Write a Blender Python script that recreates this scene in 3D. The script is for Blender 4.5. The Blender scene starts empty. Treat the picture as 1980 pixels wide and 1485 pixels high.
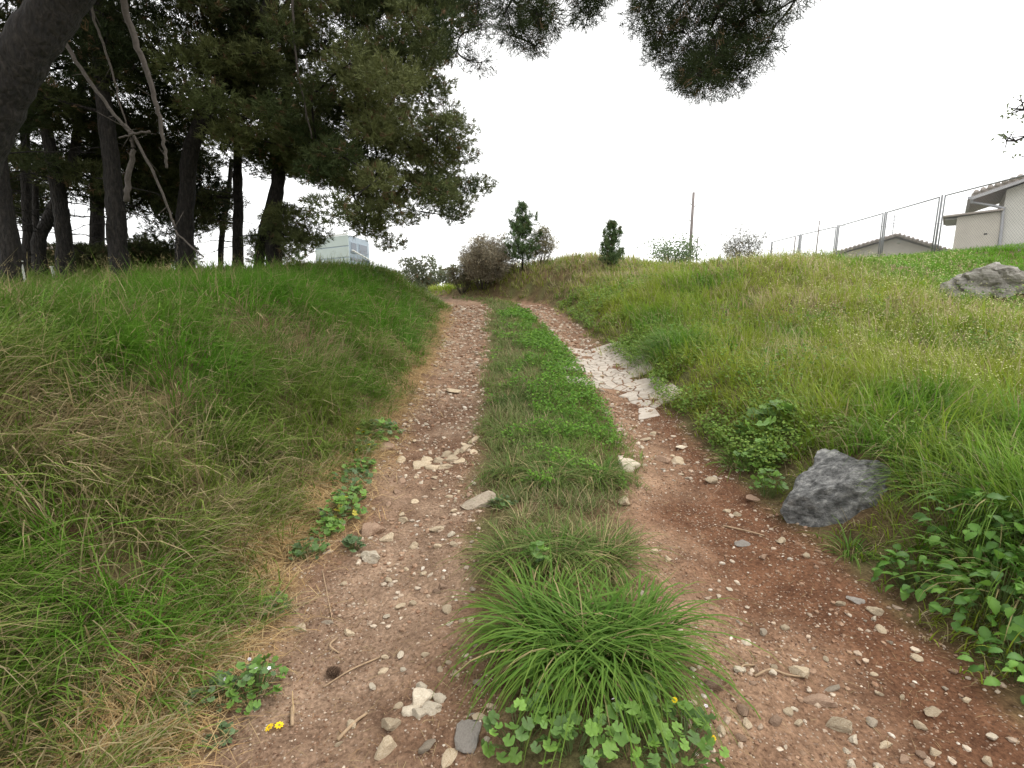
import bpy, bmesh, math, random
import numpy as np
from mathutils import Vector, Matrix, noise as mnoise
random.seed(7)
RNG = np.random.default_rng(11)
R_ = math.radians
scene = bpy.context.scene
COL = scene.collection

# ------------------------------------------------------------------ camera
cam_d = bpy.data.cameras.new('camera')
cam = bpy.data.objects.new('camera', cam_d)
COL.objects.link(cam)
cam.location = (0, 0, 1.5)
cam.rotation_euler = (R_(80), 0, 0)
cam_d.sensor_width = 36
cam_d.lens = 36 * 950 / 1980
cam_d.clip_start = .05
cam_d.clip_end = 3000
scene.camera = cam

# ------------------------------------------------------------------ bright overcast sky, faint veiled sun
SUN_EL, SUN_AZ = 58, 75          # azimuth from +Y (view direction), clockwise: high over the right hand slope
world = bpy.data.worlds.new('World')
scene.world = world
world.use_nodes = True
wn, wl = world.node_tree.nodes, world.node_tree.links
bg = wn['Background']
sky = wn.new('ShaderNodeTexSky')
sky.sky_type = 'NISHITA'
sky.sun_disc = False
sky.sun_elevation = R_(SUN_EL)
sky.sun_rotation = R_(SUN_AZ)
sky.air_density = 1.0
sky.dust_density = 4.0
wtc = wn.new('ShaderNodeTexCoord')
wno = wn.new('ShaderNodeTexNoise')
wno.inputs['Scale'].default_value = 1.6
wno.inputs['Detail'].default_value = 5
wl.new(wtc.outputs['Generated'], wno.inputs['Vector'])
wrm = wn.new('ShaderNodeValToRGB')
wrm.color_ramp.elements[0].position = .3
wrm.color_ramp.elements[0].color = (9.9, 10.0, 10.0, 1)
wrm.color_ramp.elements[1].position = .75
wrm.color_ramp.elements[1].color = (11.8, 11.7, 11.45, 1)
wl.new(wno.outputs['Fac'], wrm.inputs['Fac'])
wmx = wn.new('ShaderNodeMix')
wmx.data_type = 'RGBA'
wmx.inputs['Factor'].default_value = .9      # cloud cover over the clear sky
wl.new(sky.outputs['Color'], wmx.inputs['A'])
wl.new(wrm.outputs['Color'], wmx.inputs['B'])
wl.new(wmx.outputs['Result'], bg.inputs['Color'])
bg.inputs['Strength'].default_value = .12

sun_d = bpy.data.lights.new('sun', 'SUN')
sun_d.energy = 1.0
sun_d.angle = R_(20)
sun_d.color = (1, .95, .87)
sun = bpy.data.objects.new('sun', sun_d)
COL.objects.link(sun)
d_ = Vector((math.sin(R_(SUN_AZ)) * math.cos(R_(SUN_EL)), math.cos(R_(SUN_AZ)) * math.cos(R_(SUN_EL)), math.sin(R_(SUN_EL))))
sun.rotation_euler = d_.to_track_quat('Z', 'Y').to_euler()
sun.location = d_ * 60

vs = scene.view_settings
vs.view_transform = 'Standard'
vs.look = 'None'
vs.gamma = 1
vs.use_curve_mapping = False
vs.exposure = .72
scene.cycles.max_bounces = 5
scene.cycles.diffuse_bounces = 3
scene.cycles.transmission_bounces = 3
scene.cycles.glossy_bounces = 2
scene.cycles.caustics_reflective = False
scene.cycles.caustics_refractive = False

# ------------------------------------------------------------------ helpers
def tag(o, label=None, cat=None, group=None, kind=None):
    if label: o['label'] = label
    if cat: o['category'] = cat
    if group: o['group'] = group
    if kind: o['kind'] = kind
    return o

def link(name, me, mat=None, parent=None):
    o = bpy.data.objects.new(name, me)
    COL.objects.link(o)
    if mat is not None and me is not None and not me.materials:
        me.materials.append(mat)
    if parent: o.parent = parent
    return o

def empty(name, loc=(0, 0, 0), rz=0):
    o = bpy.data.objects.new(name, None)
    o.empty_display_size = .1
    COL.objects.link(o)
    o.location = loc
    o.rotation_euler = (0, 0, rz)
    return o

def npmesh(name, V, polys, cols=None, smooth=False):
    """V (n,3); polys list of (k,m) int arrays; cols (n,3)"""
    me = bpy.data.meshes.new(name)
    V = np.ascontiguousarray(V, dtype=np.float32)
    me.vertices.add(len(V))
    me.vertices.foreach_set('co', V.ravel())
    polys = [p for p in polys if len(p)]
    nl = sum(p.size for p in polys)
    npoly = sum(len(p) for p in polys)
    me.loops.add(nl)
    me.loops.foreach_set('vertex_index', np.concatenate([p.ravel() for p in polys]).astype(np.int32))
    me.polygons.add(npoly)
    tot = np.concatenate([np.full(len(p), p.shape[1], np.int32) for p in polys])
    st = np.concatenate([[0], np.cumsum(tot)[:-1]]).astype(np.int32)
    me.polygons.foreach_set('loop_start', st)
    me.polygons.foreach_set('loop_total', tot)
    me.update(calc_edges=True)
    me.polygons.foreach_set('use_smooth', np.full(npoly, bool(smooth)))
    if cols is not None:
        a = me.attributes.new('Col', 'FLOAT_COLOR', 'POINT')
        c = np.ones((len(V), 4), np.float32)
        c[:, :3] = cols
        a.data.foreach_set('color', c.ravel())
    return me

class Bag:
    """collects vertices, faces and colours of one mesh"""
    def __init__(s):
        s.V, s.P, s.C, s.n = [], {}, [], 0
    def add(s, V, polys, col=None):
        V = np.asarray(V, float)
        for p in polys:
            p = np.asarray(p)
            if len(p): s.P.setdefault(p.shape[1], []).append(p + s.n)
        s.V.append(V)
        if col is None: col = (1, 1, 1)
        col = np.asarray(col, float)
        if col.ndim == 1: col = np.tile(col, (len(V), 1))
        s.C.append(col)
        s.n += len(V)
    def mesh(s, name, smooth=False):
        return npmesh(name, np.concatenate(s.V), [np.concatenate(v) for v in s.P.values()], np.concatenate(s.C), smooth)

def unit(v):
    v = np.asarray(v, float)
    return v / np.maximum(np.linalg.norm(v, axis=-1, keepdims=True), 1e-9)

def tube(bag, pts, rad, n=7, col=None, cap=True):
    pts = np.asarray(pts, float)
    m = len(pts)
    rad = np.broadcast_to(np.asarray(rad, float), (m,))
    tan = np.gradient(pts, axis=0)
    tan = unit(tan)
    ref = np.array([0, 0, 1.]) if abs(tan[0][2]) < .9 else np.array([1., 0, 0])
    a = unit(np.cross(tan, ref)); b = np.cross(tan, a)
    th = np.arange(n) * 2 * math.pi / n
    V = pts[:, None] + rad[:, None, None] * (np.cos(th)[None, :, None] * a[:, None] + np.sin(th)[None, :, None] * b[:, None])
    V = V.reshape(-1, 3)
    i = np.arange(m - 1)[:, None] * n; j = np.arange(n)[None]
    q = np.stack([i + j, i + (j + 1) % n, i + n + (j + 1) % n, i + n + j], -1).reshape(-1, 4)
    polys = [q]
    if cap:
        polys.append(np.array([np.arange(n)[::-1]])); polys.append(np.array([np.arange(n) + (m - 1) * n]))
    bag.add(V, polys, col)

def box(bag, c, s, rz=0, col=None, R=None):
    c = np.asarray(c, float); s = np.asarray(s, float) / 2
    k = np.array([[x, y, z] for x in (-1, 1) for y in (-1, 1) for z in (-1, 1)], float) * s
    if R is None:
        ca, sa = math.cos(rz), math.sin(rz)
        R = np.array([[ca, -sa, 0], [sa, ca, 0], [0, 0, 1]])
    V = k @ np.asarray(R).T + c
    bag.add(V, [np.array([[0, 1, 3, 2], [4, 6, 7, 5], [0, 4, 5, 1], [2, 3, 7, 6], [0, 2, 6, 4], [1, 5, 7, 3]])], col)

def smooth_path(pts, k=6):
    """Catmull-Rom through points"""
    p = np.asarray(pts, float)
    p = np.vstack([2 * p[0] - p[1], p, 2 * p[-1] - p[-2]])
    out = []
    for i in range(1, len(p) - 2):
        for t in np.linspace(0, 1, k, endpoint=False):
            out.append(.5 * ((2 * p[i]) + (-p[i - 1] + p[i + 1]) * t + (2 * p[i - 1] - 5 * p[i] + 4 * p[i + 1] - p[i + 2]) * t * t
                             + (-p[i - 1] + 3 * p[i] - 3 * p[i + 1] + p[i + 2]) * t ** 3))
    out.append(p[-2])
    return np.array(out)

# ------------------------------------------------------------------ terrain function
#TERRAIN
def sstep(t):
    t = np.clip(t, 0, 1)
    return t * t * (3 - 2 * t)

def vnoise(x, y, seed=0):
    x = np.asarray(x, float); y = np.asarray(y, float)
    xi = np.floor(x).astype(np.int64); yi = np.floor(y).astype(np.int64)
    fx = x - xi; fy = y - yi
    fx = fx * fx * (3 - 2 * fx); fy = fy * fy * (3 - 2 * fy)
    def h(a, b):
        n = (a * 374761393 + b * 668265263 + seed * 974711) & 0x7fffffff
        n = ((n ^ (n >> 13)) * 1274126177) & 0x7fffffff
        return ((n ^ (n >> 16)) & 0xffff) / 65535.
    return (h(xi, yi) * (1 - fx) + h(xi + 1, yi) * fx) * (1 - fy) + (h(xi, yi + 1) * (1 - fx) + h(xi + 1, yi + 1) * fx) * fy

def fbm(x, y, seed=0, o=4):
    r = 0; a = .5; s = 0
    for k in range(o):
        r = r + a * vnoise(x * 2 ** k + 17.3 * k, y * 2 ** k - 9.1 * k, seed + k); s += a; a *= .5
    return r / s

TY = [-30, -5, 0, 2, 3.2, 5.6, 8.1, 11, 14.5, 18, 22, 30, 45, 80, 400]
TZ = [-.6, -.1, 0, 0, .05, .18, .44, .76, 1.13, 1.45, 1.6, 1.65, 1.4, .3, -8]
_yy = np.linspace(-30, 400, 8601)
_tz = np.interp(_yy, TY, TZ)
_k = np.hanning(31); _k /= _k.sum()
_tz = np.convolve(np.pad(_tz, 15, mode='edge'), _k, 'valid')
def track_z(y): return np.interp(y, _yy, _tz)
EY = [-10, 1.35, 2.1, 2.5, 3.1, 4.0, 5.5, 8.1, 10.4, 14.5, 16.5, 18, 20, 24, 30, 45]
E_L = [-1.2, -1.16, -1.22, -1.28, -1.18, -1.21, -1.28, -1.38, -1.53, -1.78, -2.1, -3.1, -5.0, -9, -15, -32]
E_ML = [-.05, -.05, -.15, -.2, -.22, -.31, -.36, -.40, -.5, -.62, -.9, -2.1, -4.1, -8, -14, -31]
E_MR = [.6, .63, .76, .68, .76, .98, 1.12, 1.08, .88, .46, .15, -1.5, -3.5, -7.4, -13.4, -30]
E_R = [1.95, 1.93, 1.91, 1.87, 1.87, 1.8, 1.79, 1.77, 1.64, 1.35, .95, -.7, -2.7, -6.5, -12.4, -29]
def edge(E, y): return np.interp(y, EY, E)

MOUNDS = [(5.6, 12.6, 2.6, 2.4, .72), (2.9, 18.5, 2.6, 3.2, .95), (9.0, 15.5, 2.2, 2.6, .35), (5.2, 9.0, 1.3, 1.0, .12), (.3, 19.8, 1.7, 1.8, .55)]
def ground_z(x, y, fine=True):
    x = np.asarray(x, float); y = np.asarray(y, float)
    L, ML, MR, RR = edge(E_L, y), edge(E_ML, y), edge(E_MR, y), edge(E_R, y)
    z = track_z(y).copy()
    near = 1 - sstep((y - 24) / 8)
    # wheel ruts and crown of the median
    def rut(a, b):
        c = (a + b) / 2; w = (b - a) / 2
        return 1 - sstep(np.abs(x - c) / w)
    z = z - .05 * near * (rut(L, ML) + rut(MR, RR)) + .05 * near * rut(ML, MR)
    # left bank
    dl = L - x + .22 * (fbm(x * .9 + 5, y * .9, 3) - .5) * 2
    hb = 1.12 * (1 - .9 * sstep((y - 14.5) / 6.0)) * (1 - .0 * y)
    bank = hb * sstep(dl / 2.3) - .035 * np.clip(dl - 3.2, 0, 60)
    bank = bank + sstep(dl / 1.0) * (fbm(x * .7, y * .7, 21) - .5) * .28
    # right bank and slope
    dr = x - RR + .15 * (fbm(x * 1.1 + 9, y * 1.1, 5) - .5) * 2
    ds = x - np.maximum(RR, .6)
    slope = .33 * sstep(dr / .75) * (1 - .8 * sstep((y - 19) / 8)) + .084 * np.clip(ds - .25, 0, 19) + .02 * np.clip(ds - 19, 0, 30)
    m = 0
    for (mx, my, sx, sy, h) in MOUNDS:
        m = m + h * np.exp(-((x - mx) / sx) ** 2 - ((y - my) / sy) ** 2)
    slope = slope + m * sstep(dr / 1.6) + sstep(dr / .9) * (fbm(x * .6, y * .6, 33) - .5) * .22
    z = z + np.where(dl > 0, bank, 0) + np.where(dr > 0, slope, 0)
    if fine:
        z = z + (fbm(x * 3, y * 3, 8, 3) - .5) * .045 + (fbm(x * 13, y * 13, 9, 3) - .5) * .022
    return z
#END

def gz(x, y): return float(ground_z(np.array([x]), np.array([y]))[0])

# ------------------------------------------------------------------ materials
def nodemat(name):
    m = bpy.data.materials.new(name)
    m.use_nodes = True
    n, l = m.node_tree.nodes, m.node_tree.links
    return m, n, l, n['Principled BSDF']

def mixc(n, l, fac, a, b):
    m = n.new('ShaderNodeMix'); m.data_type = 'RGBA'
    for k, v in (('Factor', fac), ('A', a), ('B', b)):
        if hasattr(v, 'is_output'): l.new(v, m.inputs[k])
        elif k == 'Factor': m.inputs[k].default_value = v
        else: m.inputs[k].default_value = (*v, 1)
    return m.outputs['Result']

def ntex(n, l, scale, detail=4, rough=.55, vec=None):
    t = n.new('ShaderNodeTexNoise')
    t.inputs['Scale'].default_value = scale; t.inputs['Detail'].default_value = detail; t.inputs['Roughness'].default_value = rough
    if vec is not None: l.new(vec, t.inputs['Vector'])
    return t.outputs['Fac']

def ramp(n, l, fac, stops):
    r = n.new('ShaderNodeValToRGB')
    e = r.color_ramp.elements
    while len(e) < len(stops): e.new(.5)
    for k, (p, c) in enumerate(stops):
        e[k].position = p; e[k].color = (*c, 1) if len(c) == 3 else c
    l.new(fac, r.inputs['Fac'])
    return r.outputs['Color']

def objvec(n):
    return n.new('ShaderNodeTexCoord').outputs['Object']

def leaf_material(name, transl=.3, rough=.55, spec=.3, objrand=0):
    m, n, l, p = nodemat(name)
    a = n.new('ShaderNodeAttribute'); a.attribute_name = 'Col'
    col = a.outputs['Color']
    if objrand:
        oi = n.new('ShaderNodeObjectInfo')
        h = n.new('ShaderNodeHueSaturation')
        mr = n.new('ShaderNodeMapRange'); mr.inputs['To Min'].default_value = 1 - objrand; mr.inputs['To Max'].default_value = 1 + objrand
        l.new(oi.outputs['Random'], mr.inputs['Value']); l.new(mr.outputs['Result'], h.inputs['Value'])
        l.new(col, h.inputs['Color']); col = h.outputs['Color']
    l.new(col, p.inputs['Base Color'])
    p.inputs['Roughness'].default_value = rough
    p.inputs['Specular IOR Level'].default_value = spec
    t = n.new('ShaderNodeBsdfTranslucent'); l.new(col, t.inputs['Color'])
    mx = n.new('ShaderNodeMixShader'); mx.inputs[0].default_value = transl
    l.new(p.outputs[0], mx.inputs[1]); l.new(t.outputs[0], mx.inputs[2])
    l.new(mx.outputs[0], n['Material Output'].inputs['Surface'])
    return m

M = {}
M['grass'] = leaf_material('grass_blades', .35, .6, .16)
M['leaf'] = leaf_material('weed_leaf', .3, .5, .35, .22)
M['needle'] = leaf_material('pine_needles', .15, .7, .12)
M['straw'] = leaf_material('dry_straw', .15, .7, .2)

def bark_material():
    m, n, l, p = nodemat('pine_bark')
    v = objvec(n)
    mp = n.new('ShaderNodeMapping'); mp.inputs['Scale'].default_value = (11, 11, 3.2); l.new(v, mp.inputs['Vector'])
    f = ntex(n, l, 2.2, 6, .65, mp.outputs[0])
    vo = n.new('ShaderNodeTexVoronoi'); vo.feature = 'DISTANCE_TO_EDGE'; vo.inputs['Scale'].default_value = 1.6; l.new(mp.outputs[0], vo.inputs['Vector'])
    c = ramp(n, l, f, [(.3, (.005, .004, .0035)), (.5, (.017, .0135, .011)), (.72, (.05, .041, .034))])
    l.new(c, p.inputs['Base Color']); p.inputs['Roughness'].default_value = .95
    ma = n.new('ShaderNodeMath'); ma.operation = 'MULTIPLY_ADD'; ma.inputs[1].default_value = .8
    l.new(vo.outputs['Distance'], ma.inputs[0]); l.new(f, ma.inputs[2])
    b = n.new('ShaderNodeBump'); b.inputs['Strength'].default_value = 1; b.inputs['Distance'].default_value = .09
    l.new(ma.outputs[0], b.inputs['Height']); l.new(b.outputs[0], p.inputs['Normal'])
    return m
M['bark'] = bark_material()

def simple(name, col, rough=.8, var=.25, scale=8, bump=0, metal=0):
    m, n, l, p = nodemat(name)
    f = ntex(n, l, scale, 6, .6, objvec(n))
    c = np.array(col)
    l.new(ramp(n, l, f, [(.25, tuple(c * (1 - var))), (.75, tuple(np.minimum(c * (1 + var), .95)))]), p.inputs['Base Color'])
    p.inputs['Roughness'].default_value = rough; p.inputs['Metallic'].default_value = metal
    if bump:
        b = n.new('ShaderNodeBump'); b.inputs['Strength'].default_value = .7; b.inputs['Distance'].default_value = bump
        l.new(f, b.inputs['Height']); l.new(b.outputs[0], p.inputs['Normal'])
    return m

M['deadwood'] = simple('dead_branch_wood', (.075, .063, .053), .9, .4, 25, .004)
M['stick'] = simple('dry_twig', (.33, .23, .14), .85, .3, 40)

def soil_material():
    m, n, l, p = nodemat('soil')
    a = n.new('ShaderNodeAttribute'); a.attribute_name = 'Col'
    v = objvec(n)
    f1 = ntex(n, l, 5, 8, .65, v); f2 = ntex(n, l, 55, 5, .7, v); f3 = ntex(n, l, 1.3, 4, .5, v)
    dark = n.new('ShaderNodeMix'); dark.data_type = 'RGBA'; dark.blend_type = 'MULTIPLY'; dark.inputs['Factor'].default_value = 1
    l.new(a.outputs['Color'], dark.inputs['A'])
    l.new(ramp(n, l, f1, [(.28, (.55, .5, .47)), (.5, (.95, .93, .9)), (.72, (1.35, 1.35, 1.32))]), dark.inputs['B'])
    d2 = n.new('ShaderNodeMix'); d2.data_type = 'RGBA'; d2.blend_type = 'MULTIPLY'; d2.inputs['Factor'].default_value = 1
    l.new(dark.outputs['Result'], d2.inputs['A'])
    l.new(ramp(n, l, f2, [(.3, (.45, .42, .4)), (.7, (1.5, 1.52, 1.52))]), d2.inputs['B'])
    # fine grit: pale limestone crumbs set in the earth
    vo = n.new('ShaderNodeTexVoronoi'); vo.inputs['Scale'].default_value = 95; vo.inputs['Randomness'].default_value = 1; l.new(v, vo.inputs['Vector'])
    vc = n.new('ShaderNodeSeparateColor'); l.new(vo.outputs['Color'], vc.inputs[0])
    g1 = n.new('ShaderNodeMath'); g1.operation = 'LESS_THAN'; g1.inputs[1].default_value = .4; l.new(vo.outputs['Distance'], g1.inputs[0])
    g2 = n.new('ShaderNodeMath'); g2.operation = 'GREATER_THAN'; g2.inputs[1].default_value = .86; l.new(vc.outputs[0], g2.inputs[0])
    g3 = n.new('ShaderNodeMath'); g3.operation = 'MULTIPLY'; l.new(g1.outputs[0], g3.inputs[0]); l.new(g2.outputs[0], g3.inputs[1])
    g4 = n.new('ShaderNodeMath'); g4.operation = 'MULTIPLY'; l.new(g3.outputs[0], g4.inputs[0]); l.new(a.outputs['Alpha'], g4.inputs[1])
    grit = mixc(n, l, vc.outputs[1], (.22, .14, .10), (.38, .29, .22))
    l.new(mixc(n, l, g4.outputs[0], d2.outputs['Result'], grit), p.inputs['Base Color'])
    p.inputs['Roughness'].default_value = 1; p.inputs['Specular IOR Level'].default_value = .15
    h = n.new('ShaderNodeMath'); h.operation = 'ADD'; l.new(f2, h.inputs[0]); l.new(g4.outputs[0], h.inputs[1])
    b = n.new('ShaderNodeBump'); b.inputs['Strength'].default_value = 1.0; b.inputs['Distance'].default_value = .014
    l.new(h.outputs[0], b.inputs['Height']); l.new(b.outputs[0], p.inputs['Normal'])
    return m
M['soil'] = soil_material()

def stone_material(name, stops, scale=14, bump=.006, rand=.3, rough=.9, cracks=0):
    m, n, l, p = nodemat(name)
    v = objvec(n)
    oi = n.new('ShaderNodeObjectInfo')
    ad = n.new('ShaderNodeVectorMath'); ad.operation = 'ADD'; l.new(v, ad.inputs[0]); l.new(oi.outputs['Location'], ad.inputs[1])
    f = ntex(n, l, scale, 8, .68, ad.outputs[0])
    c = ramp(n, l, f, stops)
    hs = n.new('ShaderNodeHueSaturation'); l.new(c, hs.inputs['Color'])
    mr = n.new('ShaderNodeMapRange'); mr.inputs['To Min'].default_value = 1 - rand; mr.inputs['To Max'].default_value = 1 + rand * .6
    l.new(oi.outputs['Random'], mr.inputs['Value']); l.new(mr.outputs['Result'], hs.inputs['Value'])
    l.new(hs.outputs['Color'], p.inputs['Base Color'])
    p.inputs['Roughness'].default_value = rough; p.inputs['Specular IOR Level'].default_value = .2
    f2 = ntex(n, l, scale * 4, 6, .7, ad.outputs[0])
    h = n.new('ShaderNodeMath'); h.operation = 'MULTIPLY_ADD'; h.inputs[1].default_value = .5
    l.new(f2, h.inputs[0]); l.new(f, h.inputs[2])
    b = n.new('ShaderNodeBump'); b.inputs['Strength'].default_value = .8; b.inputs['Distance'].default_value = bump
    l.new(h.outputs[0], b.inputs['Height']); l.new(b.outputs[0], p.inputs['Normal'])
    return m
M['cream'] = stone_material('cream_limestone', [(.25, (.30, .21, .125)), (.5, (.50, .40, .275)), (.75, (.63, .54, .41))])
M['tan'] = stone_material('earth_stained_stone', [(.25, (.20, .125, .08)), (.55, (.34, .23, .16)), (.8, (.46, .36, .27))])
M['greystone'] = stone_material('grey_stone', [(.25, (.21, .165, .12)), (.55, (.33, .275, .21)), (.8, (.44, .385, .31))])
M['slate'] = stone_material('blue_grey_slate', [(.25, (.22, .19, .16)), (.6, (.33, .30, .265)), (.8, (.42, .39, .35))])
M['white'] = stone_material('white_limestone', [(.25, (.40, .31, .21)), (.5, (.58, .50, .385)), (.8, (.70, .64, .53))])

# ------------------------------------------------------------------ ground sheet and dirt track
def axis(parts):
    out = [parts[0][0]]
    for a, b, s0, s1 in parts:
        x = a
        while x < b - 1e-6:
            t = (x - a) / (b - a)
            x = min(b, x + s0 * (s1 / s0) ** t)
            out.append(x)
    return np.array(out)
gx_r = axis([(2.4, 6, .04, .25), (6, 30, .25, 1.2), (30, 90, 2, 8), (90, 600, 20, 90)])
gx_l = -axis([(1.7, 5, .04, .25), (5, 30, .25, 1.2), (30, 90, 2, 8), (90, 600, 20, 90)])[::-1]
gxm = np.arange(-1.7 + .034, 2.4 - .001, .034)
GX = np.concatenate([gx_l, gxm, gx_r])
GY = np.concatenate([-axis([(-.9, 3, .2, .6), (3, 40, .6, 8)])[::-1], axis([(.9001, 4.5, .03, .06), (4.5, 10, .06, .16), (10, 25, .16, .5), (25, 60, .4, 3), (60, 150, 5, 15), (150, 900, 30, 120)])])
X, Y = np.meshgrid(GX, GY)
Z = ground_z(X, Y)
nx, ny = len(GX), len(GY)
V = np.stack([X, Y, Z], -1).reshape(-1, 3)
idx = np.arange(nx * ny).reshape(ny, nx)
quads = np.stack([idx[:-1, :-1], idx[:-1, 1:], idx[1:, 1:], idx[1:, :-1]], -1).reshape(-1, 4)

def soil_cols(x, y):
    L, ML, MR, RR = edge(E_L, y), edge(E_ML, y), edge(E_MR, y), edge(E_R, y)
    n1 = fbm(x * 1.6, y * 1.6, 41); n2 = fbm(x * 5, y * 5, 42)
    x = x + (fbm(x * 2.6, y * 2.2, 43) - .5) * .34
    base = np.array([.135, .085, .05])                         # earth under the grass
    c = np.tile(base, (len(x), 1))
    th = np.clip(n2 * 1.6 - .3, 0, 1)[:, None]
    c = c * (1 - th) + np.array([.12, .125, .05]) * th            # old thatch and moss between the blades
    grit = np.full(len(x), .1)
    lr = sstep((x - L + .1) / .25) * sstep((ML + .08 - x) / .2)
    rr = sstep((x - MR + .1) / .2) * sstep((RR + .12 - x) / .25)
    left = np.array([.27, .185, .13]); left2 = np.array([.19, .115, .075])
    right = np.array([.15, .074, .042]); right2 = np.array([.30, .195, .13])
    w = sstep((n1 - .35) / .3)[:, None]
    cl = left * w + left2 * (1 - w)
    # right rut: paler, stonier along its left side, redder towards the bank
    k = np.clip((x - MR) / np.maximum(RR - MR, .1), 0, 1)
    w2 = np.clip(1.15 - 1.9 * k + (n1 - .5) * 1.6 + .25 * sstep((y - 3) / 3), 0, 1)[:, None]
    cr = right2 * w2 + right * (1 - w2)
    # farther up both ruts are covered in pale stones and dust
    far = sstep((y - 5) / 6)[:, None] * .5
    dust = np.array([.29, .195, .135])
    cl = cl * (1 - far) + dust * far; cr = cr * (1 - far) + dust * far
    straw = np.array([.34, .22, .105])
    ls = (sstep((L + .25 - x + (n2 - .5) * .5) / .3) * sstep((x - L + .45) / .3))[:, None] * .6
    c = c * (1 - lr[:, None]) + cl * lr[:, None]
    c = c * (1 - rr[:, None]) + cr * rr[:, None]
    c = c * (1 - ls) + straw * ls
    grit = grit + .75 * np.maximum(lr, rr)
    turf = sstep((y - 20) / 10)[:, None]
    c = c * (1 - turf) + np.array([.10, .11, .045]) * turf
    return np.concatenate([c, grit[:, None]], 1)
SC = soil_cols(V[:, 0], V[:, 1])

cx = V[quads].mean(1)
inl = (cx[:, 0] > edge(E_L, cx[:, 1])) & (cx[:, 0] < edge(E_ML, cx[:, 1]))
inr = (cx[:, 0] > edge(E_MR, cx[:, 1])) & (cx[:, 0] < edge(E_R, cx[:, 1]))
trk = (inl | inr) & (cx[:, 1] < 24) & (cx[:, 1] > .5)
def submesh(name, q):
    u, inv = np.unique(q, return_inverse=True)
    me = npmesh(name, V[u], [inv.reshape(q.shape)], None, True)
    a = me.attributes.new('Col', 'FLOAT_COLOR', 'POINT')
    a.data.foreach_set('color', SC[u].astype(np.float32).ravel())
    return me
tag(link('ground', submesh('ground', quads[~trk]), M['soil']), kind='structure')
tag(link('dirt_track', submesh('dirt_track', quads[trk]), M['soil']), kind='structure')
print('GRID', nx, ny)

# ------------------------------------------------------------------ grass
def blades(P, ln, az, lean, bend, wid, S, col, tipcol=None, nrm=None):
    """curved tapering blades -> V, [quads, tris], cols"""
    N = len(P)
    s = np.linspace(0, 1, S + 1)
    th = lean[:, None] + bend[:, None] * s[None]                  # angle from vertical
    ds = ln[:, None] / S
    hor = np.concatenate([np.zeros((N, 1)), np.cumsum(np.sin((th[:, 1:] + th[:, :-1]) / 2) * ds, 1)], 1)
    ver = np.concatenate([np.zeros((N, 1)), np.cumsum(np.cos((th[:, 1:] + th[:, :-1]) / 2) * ds, 1)], 1)
    d = np.stack([np.cos(az), np.sin(az), np.zeros(N)], -1)
    side = np.stack([-np.sin(az), np.cos(az), np.zeros(N)], -1)
    tw = RNG.normal(0, .5, N)
    side = side * np.cos(tw)[:, None] + np.array([0, 0, 1.]) * np.sin(tw)[:, None] * .7 + d * (np.sin(tw) * .6)[:, None]
    c = P[:, None] + hor[..., None] * d[:, None] + ver[..., None] * np.array([0, 0, 1.])
    w = wid[:, None] * (1 - s[None] ** 2.2) * (.55 + .45 * np.minimum(1, s[None] * 4)) / 2
    Lf = c[:, :-1] - w[:, :-1, None] * side[:, None]; Rt = c[:, :-1] + w[:, :-1, None] * side[:, None]
    body = np.stack([Lf, Rt], 2).reshape(N, 2 * S, 3)
    Vv = np.concatenate([body, c[:, -1:]], 1)                      # 2S+1 per blade
    k = 2 * S + 1
    o = np.arange(N)[:, None, None] * k
    q = np.array([[2 * i, 2 * i + 1, 2 * i + 3, 2 * i + 2] for i in range(S - 1)]).reshape(-1, 4)
    Q = (o + q[None]).reshape(-1, 4) if S > 1 else np.zeros((0, 4), int)
    Tt = (np.arange(N)[:, None] * k + np.array([[2 * S - 2, 2 * S - 1, 2 * S]])).reshape(-1, 3)
    C = np.repeat(col[:, None], k, 1)
    if tipcol is not None:
        ss = np.concatenate([np.repeat(s[:-1], 2), [1]]) ** 2
        C = C * (1 - ss[None, :, None]) + tipcol[:, None] * ss[None, :, None]
    return Vv.reshape(-1, 3), [Q, Tt], C.reshape(-1, 3)

G_DEEP = np.array([.05, .165, .011]); G_MID = np.array([.095, .235, .017]); G_YEL = np.array([.285, .35, .036])
G_OLIVE = np.array([.20, .225, .05]); DRY = np.array([.42, .33, .18]); DRYG = np.array([.33, .275, .165]); ORANGE = np.array([.42, .26, .11])

def tufts(bag, P, n, ln, spread, wid, S, colf, az0=None, azs=math.pi, lean=(.1, .5), bend=(.4, 1.3), tip=None, lnv=.3):
    """n blades round each root point"""
    N = len(P)
    i = np.repeat(np.arange(N), n)
    k = len(i)
    az = RNG.uniform(-math.pi, math.pi, k) if az0 is None else az0[i] + RNG.normal(0, azs, k)
    r = np.abs(RNG.normal(0, 1, k)) * (spread[i] if np.ndim(spread) else spread)
    pos = P[i].copy()
    pos[:, 0] += np.cos(az) * r; pos[:, 1] += np.sin(az) * r
    pos[:, 2] = ground_z(pos[:, 0], pos[:, 1]) - .012
    L = (ln[i] if np.ndim(ln) else ln) * np.clip(RNG.normal(1, lnv, k), .35, 1.8)
    W = (wid[i] if np.ndim(wid) else wid) * RNG.uniform(.6, 1.3, k)
    col = colf(i, k)
    tc = col * .8 + DRY * .2 if tip is None else tip
    bag.add(*blades(pos, L, az, RNG.uniform(*lean, k), RNG.uniform(*bend, k), W, S, col, tc))

def mixv(a, b, t):
    t = np.asarray(t)[:, None]
    return a * (1 - t) + b * t

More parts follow.
